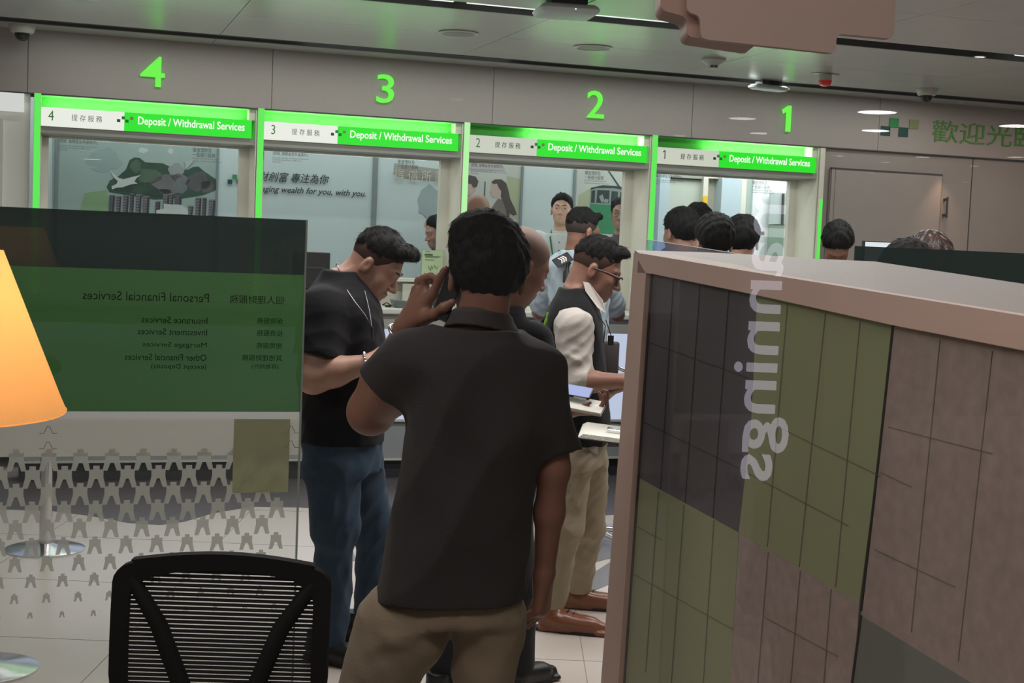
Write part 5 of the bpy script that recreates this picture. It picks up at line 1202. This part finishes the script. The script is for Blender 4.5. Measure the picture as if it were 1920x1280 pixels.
body = [(*head_prim(o, R, s), .02), (*cone(o+R @ np.array([0, -.03, -.03])*s, P(945, 600, Y), .062, .07), .03), (*stack(grow(tr, -.03), 2.3), .03), *[(*p, .02) for p in chain([sR, eR, wR], [.05, .042, .028])+chain([P(838, 650, Y), eL, wL], [.05, .042, .028])], *[(*p, .03) for p in legs(-.02)]]
solid('body', body, M_skin3, r, .0055, hands=[(wR, (.75, -.3, .05), (0, -.1, 1), (-.3, -1, 0), dict(curl=(25, 35, 25), thumb=40)), (wL, (1, 0, 0), (0, 0, 1), (0, -1, 0))])
M_bj = CL('jacket_black', (22, 23, 26))
solid('jacket', [(*stack(grow(tr[:-1], .01), 2.3), .03), *[(*p, .04) for p in chain([sR, eR+[-.02, 0, 0]], [.065, .055])+chain([P(838, 650, Y), eL, eL+(wL-eL)*.7], [.07, .058, .045])]], M_bj, r, .007, noise=(.004, 20, 3))
solid('shirt_collar', [stack([prow(608, 918, 992, Y, .085), prow(585, 930, 984, Y, .072), prow(572, 938, 980, Y, .07)], 2)], CL('collar_pale_blue', (150, 175, 195)), r, .005, planes=[(P(950, 582, Y), (-.35, .2, 1))])
solid('trousers', [(*stack(grow(tr[-2:], .0, 0), 2.3), .03)]+[(*p, .05) for p in legs(.015)], CL('trousers_charcoal', (38, 38, 42)), r, .008, noise=(.004, 24, 7), planes=[(np.array([0, 0, .05]), (0, 0, -1))])
foot_pair(r, [((aA[0], aA[1], 0), rad(60)), ((aB[0], aB[1], 0), rad(40))], mat('shoe_black', srgb(22, 22, 24), .4))
f = Field(o-.17, o+.17, .004); f.add(fade_prim(o, R, s*.999), 0); f.mesh('shaved_hair', mat('shaved_scalp', srgb(108, 82, 69), .6, nscale=80, namp=.1), r)
# notebook and phone in his hand
n0 = P(1092, 762, Y-.30); nb = empty('notebook', tuple(n0), rad(-12), 'white notebook held flat beside the charcoal sleeve, a lit phone lying on it', 'notebook')
nbm = MB().box(-.09, .07, -.05, .06, 0, .008).build('pages', M_paper, nb); nbm.rotation_euler = (rad(14), rad(7), 0)
MB().box(-.092, .072, -.052, .062, -.003, 0).build('cover', mat('cover_cream', srgb(170, 170, 150), .5), nb).rotation_euler = (rad(14), rad(7), 0)
n1 = P(1085, 737, Y-.26); ph = empty('mobile_phone', tuple(n1), rad(-14), 'mobile phone with lit bluish screen lying on the notebook', 'phone')
pb = MB().box(-.07, .045, -.034, .034, 0, .009, .006).build('phone_body', M_black, ph, 50); pb.rotation_euler = (rad(26), rad(6), 0)
MB().box(-.066, .040, -.030, .030, .009, .0095).build('phone_screen', glow('phone_screen', (.22, .30, .62), 1), pb)
MB().tube([(-.01, -.045, .02), (.03, -.06, .016)], .003, 6).build('pen_tmp', M_chrome, None)
pn = bpy.data.objects['pen_tmp']; pn.name = 'pen'; pn.location = tuple(P(1080, 752, Y-.33)); tag(pn, 'thin silver pen above the notebook, under the lit phone', 'pen')

# ================= man in black vest and white shirt
Y = 5.9; o = P(1116, 510, Y); r = person('person in black vest, white rolled sleeve shirt and sunglasses looking down to the right', (o[0]-.08, Y, 0), 0)
R = frame((.92, -.10, -.38), (.38, .0, .9)); s = 1.05
tr = [prow(540, 1052, 1102, Y, .08), prow(558, 1040, 1115, Y, .13), prow(582, 1028, 1122, Y, .17), prow(620, 1022, 1130, Y, .185), prow(680, 1022, 1134, Y, .18), prow(740, 1030, 1138, Y, .175), prow(800, 1036, 1142, Y, .17), prow(828, 1038, 1140, Y, .165), prow(870, 1042, 1132, Y, .16)]
nS = P(1074, 618, Y-.17); nE = P(1080, 716, Y-.21); nW = P(1168, 714, Y-.30)
fS = P(1085, 618, Y+.18); fE = P(1120, 730, Y+.2); fW = P(1185, 715, Y+.05)
hN = P(1070, 870, Y-.08); kN = P(1062, 985, Y-.10); aN = P(1034, 1120, Y-.06); aN[2] = .09
hF = P(1100, 870, Y+.08); kF = P(1104, 985, Y+.14); aF = P(1086, 1090, Y+.30); aF[2] = .09
legs = lambda e: chain([hN, kN, aN], [.085+e, .056+e, .045+e])+chain([hF, kF, aF], [.085+e, .056+e, .045+e])
body = [(*head_prim(o, R, s), .02), (*cone(o+R @ np.array([0, -.035, -.035])*s, P(1080, 566, Y), .062, .075), .03), (*stack(grow(tr, -.03), 2.3), .03),
        *[(*p, .02) for p in chain([nS, nE], [.052, .046])+chain([nE, nE+(nW-nE)*.35, nW], [.045, .043, .028])+chain([fS, fE, fW], [.05, .045, .028])], *[(*p, .03) for p in legs(-.02)]]
solid('body', body, M_skin3, r, .005, hands=[(nW, (1, .05, -.05), (0, .8, -.5), (0, .3, 1)), (fW, (1, -.1, 0), (0, -.8, -.5), (0, .3, 1))])
M_ws = CL('shirt_white', (182, 176, 170))
q_ = [(*p, .03) for p in chain([nS+[0, 0, .01], nE+[.0, 0, 0]], [.084, .066])+chain([nE, nE+(nW-nE)*.30], [.066, .056])+chain([fS, fE, fE+(fW-fE)*.3], [.075, .06, .052])]
solid('white_shirt', q_+[(*stack(grow(tr[2:], -.012), 2.3), .03)], M_ws, r, .005, folds=[(P(1060, 640, Y-.26), P(1108, 655, Y-.26), .014, -.007), (P(1070, 670, Y-.26), P(1110, 650, Y-.26), .012, -.006), (P(1055, 660, Y-.26), P(1108, 690, Y-.27), .013, .008), (P(1062, 690, Y-.27), P(1106, 678, Y-.27), .012, -.008), (P(1075, 705, Y-.27), P(1112, 700, Y-.27), .011, .007), (P(1080, 722, Y-.27), P(1112, 716, Y-.27), .01, -.006)], noise=(.004, 30, 6), wr=(.008, 32, 3), planes=[(nE+(nW-nE)*.34, nW-nE)])
f = Field(*bbox([stack(grow(tr, .03))], .04), .006); f.add(stack(grow(tr[:-1], .006), 2.3), .03)
f.cut(cone(nS+[.0, -.1, -.015], nS+[0, .0, -.015], .10, .088), .01); f.cut(cone(fS+[.0, .1, -.015], fS+[0, .0, -.015], .10, .088), .01)
f.noise(.003, 20, 9).wrinkle(.004, 26, 4); f.mesh('vest', CL('vest_black', (19, 20, 23)), r)
V_ = [P(1093, 527, Y-.070), P(1104, 530, Y-.085), P(1129, 562, Y-.105), P(1135, 586, Y-.112), P(1121, 577, Y-.125), P(1098, 546, Y-.105)]; L0 = np.array(r.location)
MB().add([p-L0 for p in V_]+[p-L0+[.004, .010, -.002] for p in V_], [(0, 1, 2, 3, 4, 5), (11, 10, 9, 8, 7, 6)]+[(i, (i+1) % 6, (i+1) % 6+6, i+6) for i in range(6)]).build('shirt_collar', M_ws, r)
tk = CL('trousers_beige', (150, 138, 118))
solid('trousers', [(*stack(grow(tr[-3:], -.004, -.004), 2.3), .03)]+[(*p, .04) for p in legs(.012)], tk, r, .006, folds=[(P(1100, 880+i*22, Y-.0), P(1130, 895+i*24, Y-.0), .012, (-1)**i*.008) for i in range(6)]+[(P(1050, 900+i*30, Y-.16), P(1075, 890+i*30, Y-.16), .012, (-1)**i*.006) for i in range(6)], noise=(.005, 28, 2), wr=(.006, 36, 8), planes=[(np.array([0, 0, .07]), (0, 0, -1))])
M_bs = mat('shoe_tan', srgb(120, 72, 48), .3, nscale=8, namp=.15, spec=.6)
foot_pair(r, [((aN[0]+.05, aN[1]-.03, 0), rad(-12)), ((aF[0]+.02, aF[1], 0), rad(-8))], M_bs)
f = Field(o-.2, o+.22, .004); f.add(hair_prim(o, R, s, .009, 'fade', .010, quiff=.015, seed=6), 0); f.noise(.0025, 150, 4); strands(r, f.mesh('hair', M_hair, r), o, R, s, 3600, .024, .8, .12, 7, .0012)
f = Field(o-.17, o+.17, .004); f.add(fade_prim(o, R, s), 0); f.mesh('clipped_sides', M_fade, r)
L0 = np.array(r.location); T = lambda x, y, z: o+R @ np.array([x, y, z])*s-L0
q = MB(); q.tube([T(.082, -.01, .012), T(.082, .05, .016), T(.062, .098, .016)], [.003, .005, .007], 8).tube([T(-.082, -.01, .012), T(-.082, .05, .016), T(-.062, .098, .016)], [.002, .003, .004], 8).tube([T(.062, .098, .020), T(.03, .108, .022), T(0, .110, .018), T(-.03, .108, .022), T(-.062, .098, .020)], .0032, 8)
gl = q.build('sunglasses', mat('tortoise', srgb(58, 36, 26), .3), r, 60)
q = MB()
for a in (-1, 1): q.loft([[T(a*(.036+.029*math.cos(t)), .106-.010*abs(math.cos(t))*1.3+y_, .002+.024*math.sin(t)) for t in np.linspace(0, 2*math.pi, 17)[:-1]] for y_ in (0, .002)])
q.build('dark_lens', mat('lens_dark', srgb(22, 20, 20), .12), gl)
MB().tube([P(1118, 586, Y-.17)-L0, P(1135, 610, Y-.16)-L0, P(1132, 642, Y-.16)-L0], .0022, 6).tube([P(1136, 600, Y-.17)-L0, P(1146, 630, Y-.17)-L0], .0022, 6).build('lanyard', M_black, r, 60)
MB().box(-.012, .012, -.004, .004, -.02, .02).build('lanyard_clip', M_black, r).location = tuple(P(1145, 638, Y-.17)-L0)
c = P(1138, 672, Y+.02); fo = empty('document_folder', tuple(c), rad(12), 'dark grey leather folder held upright under the arm of the vest wearer', 'folder')
MB().box(-.05, .05, -.015, .015, -.075, .07, .008).build('cover', mat('folder_grey', srgb(70, 66, 68), .5, nscale=20, namp=.1), fo, 50)
MB().box(-.044, .044, -.010, .010, .068, .072).build('page_edge', M_dark, fo)
c = P(1128, 814, Y-.34); cb = empty('clipboard', tuple(c), rad(-8), 'clipboard with a stack of white papers below the vest hem, right of the sleeve', 'clipboard')
pp_ = MB()
for i in range(5): pp_.box(-.085+i*.004, .10, -.09+i*.003, .09-i*.002, .003+i*.003, .005+i*.003)
pp_.build('papers', M_paper, cb).rotation_euler = (rad(10), rad(4), 0)
MB().box(-.088, .105, -.095, .095, 0, .003).build('board', M_dark, cb).rotation_euler = (rad(10), rad(4), 0)
MB().box(.02, .09, -.02, .02, .016, .03, .004).build('clip', M_chrome, cb).rotation_euler = (rad(10), rad(4), 0)
c = P(1000, 620, Y+.22); bg = empty('shoulder_bag', tuple(c), 0, 'small black bag hanging behind the back of the vest wearer', 'bag')
f = Field((-.15, -.12, -.2), (.2, .12, .12), .007)
for p in (ell((0, 0, 0), (.05, .05, .045)), ell((.05, .0, -.02), (.06, .06, .06)), ell((.03, 0, -.08), (.05, .05, .06))): f.add(p, .02)
f.noise(.008, 50, 1); f.mesh('bag_body', CL('bag_black', (28, 34, 34)), None).name = 'bag_body'
b_ = bpy.data.objects['bag_body']; b_.parent = bg
MB().tube([(.03, .0, .03), (.09, -.02, .12), (.15, -.02, .2)], .008, 8).build('strap', M_black, bg, 60)
MB().tube([P(1020, 612, Y-.12)-c, P(1024, 600, Y-.14)-c, P(1027, 586, Y-.14)-c], .006, 6).build('green_tag', mat('tag_lime', srgb(150, 210, 60), .5), bg, 60)

# ================= officer leaning on the counter
Y = 8.35; o = P(1091, 438, Y); r = person('uniformed person in light blue shirt with dark chevron epaulette leaning on the counter', (o[0], Y, 0), 0)
R = frame((.80, .58, -.16), (0, 0, 1)); s = 1.08
tr = [prow(470, 1058, 1100, Y, .08), prow(486, 1042, 1116, Y, .12), prow(505, 1032, 1130, Y, .15), prow(550, 1030, 1140, Y+.02, .15), prow(620, 1038, 1135, Y, .14), prow(690, 1042, 1130, Y-.05, .14), prow(740, 1040, 1130, Y-.05, .14)]
CY0 = 9.2
sN = P(1046, 500, Y); eN = P(1012, 572, Y+.35); wN = P(1090, 588, Y+.55)
sF = P(1118, 502, Y+.1); eF = P(1158, 572, Y+.45); wF = P(1112, 590, Y+.6)
eN[2] = eF[2] = 1.185; wN[2] = wF[2] = 1.18
hA = P(1060, 750, Y-.05); hB = P(1108, 750, Y-.05)
body = [(*head_prim(o, R, s), .02), (*cone(o+R @ np.array([0, -.03, -.04])*s, P(1078, 484, Y), .056, .065), .03), (*stack(grow(tr, -.03), 2.3), .03),
        *[(*p, .02) for p in chain([sN, eN, wN], [.055, .045, .03])+chain([sF, eF, wF], [.055, .045, .03])],
        *[(*p, .03) for h in (hA, hB) for p in chain([h, np.array([h[0], Y, .48]), np.array([h[0], Y-.03, .09])], [.08, .055, .042])]]
solid('body', body, M_skin3, r, .006, hands=[(wN, (.6, .5, .05), (0, 0, -1), (-.5, .8, 0)), (wF, (-.7, .3, 0.05), (0, 0, -1), (.5, .8, 0))])
M_ps = CL('uniform_pale_blue', (168, 182, 194))
solid('uniform_shirt', [(*stack(grow(tr, .012), 2.3), .03), *[(*p, .03) for p in chain([sN, sN+(eN-sN)*.80], [.078, .085])+chain([sF, sF+(eF-sF)*.80], [.078, .08])]], M_ps, r, .006, folds=[(P(1035, 500, Y-.1), P(1020, 545, Y), .02, -.008), (P(1050, 520, Y-.14), P(1040, 560, Y-.1), .02, .008), (P(1020, 520, Y), P(1000, 540, Y), .015, -.006)], noise=(.005, 26, 4), wr=(.006, 34, 8))
solid('trousers', [stack([prow(720, 1040, 1130, Y-.05, .15), prow(790, 1040, 1130, Y-.03, .14)], 2.3), *[p for h in (hA, hB) for p in chain([h, np.array([h[0], Y, .48]), np.array([h[0], Y-.03, .09])], [.10, .075, .06])]], CL('uniform_navy', (26, 28, 38)), r, .010, planes=[(np.array([0, 0, .05]), (0, 0, -1))])
foot_pair(r, [((hA[0], Y-.03, 0), rad(80)), ((hB[0], Y-.03, 0), rad(70))], mat('shoe_black', srgb(22, 22, 24), .4))
f = Field(o-.2, o+.2, .005); f.add(hair_prim(o, R, s, .008, 'fade', .010, quiff=.010, seed=3), 0); f.noise(.002, 150, 4); strands(r, f.mesh('hair', M_hair, r), o, R, s, 2400, .022, .8, .12, 9, .0016)
f = Field(o-.17, o+.17, .005); f.add(fade_prim(o, R, s), 0); f.mesh('clipped_sides', mat('hair_clipped_dark', srgb(52, 42, 38), .8, nscale=90, namp=.2), r)
ep = empty('epaulette_tmp', (0, 0, 0)); bpy.data.objects.remove(ep)
Re_ = frame(P(1072, 478, Y-.09)-P(1038, 496, Y-.13), (-.3, -.9, .5)); ec = P(1055, 487, Y-.165); L0 = np.array(r.location)
e = MB().box(-.035, .035, -.055, .055, -.004, .004, .006).build('epaulette', mat('epaulette_black', srgb(22, 24, 30), .7), r, 50); e.location = tuple(ec-L0); e.rotation_euler = Matrix(Re_.tolist()).to_euler()
q = MB()
for i in range(3):
    y_ = -.01+i*.014
    q.add([(-.022, y_-.012, .0048), (0, y_, .0048), (.022, y_-.012, .0048), (.022, y_-.004, .0048), (0, y_+.008, .0048), (-.022, y_-.004, .0048)], [(0, 1, 4, 5), (1, 2, 3, 4)])
q.build('chevron', mat('chevron_silver', srgb(215, 205, 200), .5), e)
q = MB().tube([o+R @ np.array([.078, -.01, .01])*s-L0, o+R @ np.array([.08, .06, .012])*s-L0, o+R @ np.array([.055, .105, .01])*s-L0], .002, 6).build('glasses', M_dark, r)
MB().tube([P(1066, 492, Y-.16)-L0, P(1062, 510, Y-.18)-L0, P(1060, 530, Y-.19)-L0], [.018, .02, .016], 8).build('shoulder_radio', M_black, r, 60)
q = MB(); wd = (wF-eF)/np.linalg.norm(wF-eF); a1 = np.cross(wd, (0, 0, 1)); a1 /= np.linalg.norm(a1); a2 = np.cross(wd, a1)
q.tube([wF-wd*.05+(a1*math.cos(t)+a2*math.sin(t))*.034-L0 for t in np.linspace(0, 2*math.pi, 25)], .007, 6); q.build('watch', M_black, r, 60)

# ================= people behind the counter and by window 1
M_cs = CL('clerk_shirt', (200, 206, 208))
r, o, R, L, (k, sh, bk, H0, W) = standing('clerk facing the lobby in pale blue shirt with green lanyard behind window 2', 1053, 397, 10.75, rad(180-6), .2, rad(-5), 0, 1.02, M_cs, face=True, skin=mat('skin_pale', srgb(206, 166, 146), .5), top=.006, t=.008, width=1.0, collar=True)
L0 = np.array(r.location); q = MB()
for a in (-1, 1): q.tube([L(a*.07, -.02, sh+.06)-L0, L(a*.072, .075, sh+.0)-L0, L(a*.05, .112, sh-.10)-L0, L(a*.0+.008*a, .118, sh-.27)-L0], .006, 6)
f_ = Field(o-.15, o+.15, .003)
f_.add(ell(o+R @ np.array([0, .094, -.0555])*1.02, (.014, .006, .0045)), 0); f_.mesh('mouth', mat('lip_dark', srgb(110, 62, 56), .5), r)
q.build('lanyard', mat('lanyard_green', srgb(30, 105, 80), .6), r, 60)
MB().box(-.03, .03, -.002, .002, -.045, .045).build('name_card', M_paper, r).location = tuple(L(0, .125, sh-.32)-L0)
q = MB()
for i in range(3): q.sphere(L(0, .105+.002*i, sh-.03-.06*i)-L0, .006, 8)
q.build('button', mat('button_blue', srgb(90, 115, 150), .5), r)
standing('dark haired figure with glasses added for a reflection, right side of window 2', 1167, 405, 11.0, rad(165), .2, 0, 0, 1.1, CL('cloth_grey', (80, 80, 82)), glasses=True, face=True)  # figure built behind the glass to stand for a reflection
standing('bald figure added for a reflection in window 2, left edge, above the phone user', 893, 404, 10.6, rad(150), .2, rad(20), 0, 1.25, CL('cloth_dark', (34, 34, 38)), hair='none', skin=M_skin3)  # added figure plays the bald man's reflection in the window glass
standing('figure with short black hair added for a reflection in window 3, right edge', 822, 438, 11.05, rad(120), .2, rad(15), 0, 1.05, CL('cloth_dark', (34, 34, 38)), t=.016)  # added head and body stand for a dark reflected shape
standing('leftmost of the three black haired heads at window 1, turned away', 1276, 440, 8.65, rad(28), 0, rad(5), 0, 1.2, CL('cloth_blue_grey', (70, 76, 104)), t=.016, skin=M_skin)
standing('rear head of the black haired group at window 1, ear showing right', 1310, 420, 9.65, rad(-35), 0, rad(5), 0, 1.05, CL('cloth_blue_grey', (70, 76, 104)), t=.014, skin=M_skin)
standing('middle black haired person at window 1, back turned, just left of the rightmost head', 1338, 460, 7.5, rad(10), 0, rad(8), 0, 1.16, CL('cloth_navy_shirt', (48, 52, 84)), t=.017, top=.006)
standing('rightmost black haired person at window 1 with wavy hair, back turned', 1391, 458, 8.3, rad(-10), 0, rad(8), 0, 1.16, CL('cloth_plum', (60, 50, 70)), t=.018, top=.006)
standing('person with thick black hair bowing the head before the greige door', 1569, 460, 8.3, rad(172), 0, rad(58), 0, 1.04, CL('cloth_black', (24, 24, 26)), t=.016, top=.012, skin=M_skin3)
standing('black haired person bent low behind the dark screen beside the white monitor', 1706, 516, 6.2, rad(60), -.0, rad(40), 0, 1.1, CL('cloth_black', (24, 24, 26)), t=.018)
standing('person with thin brown hair and shiny scalp behind the dark screen, rightmost head', 1738, 492, 6.8, rad(-140), 0, rad(35), 0, 1.18, CL('cloth_brown', (70, 60, 56)), t=.002, hm=mat('hair_thin_brown', srgb(58, 42, 38), .45, nscale=22, namp=.5), skin=M_skin)
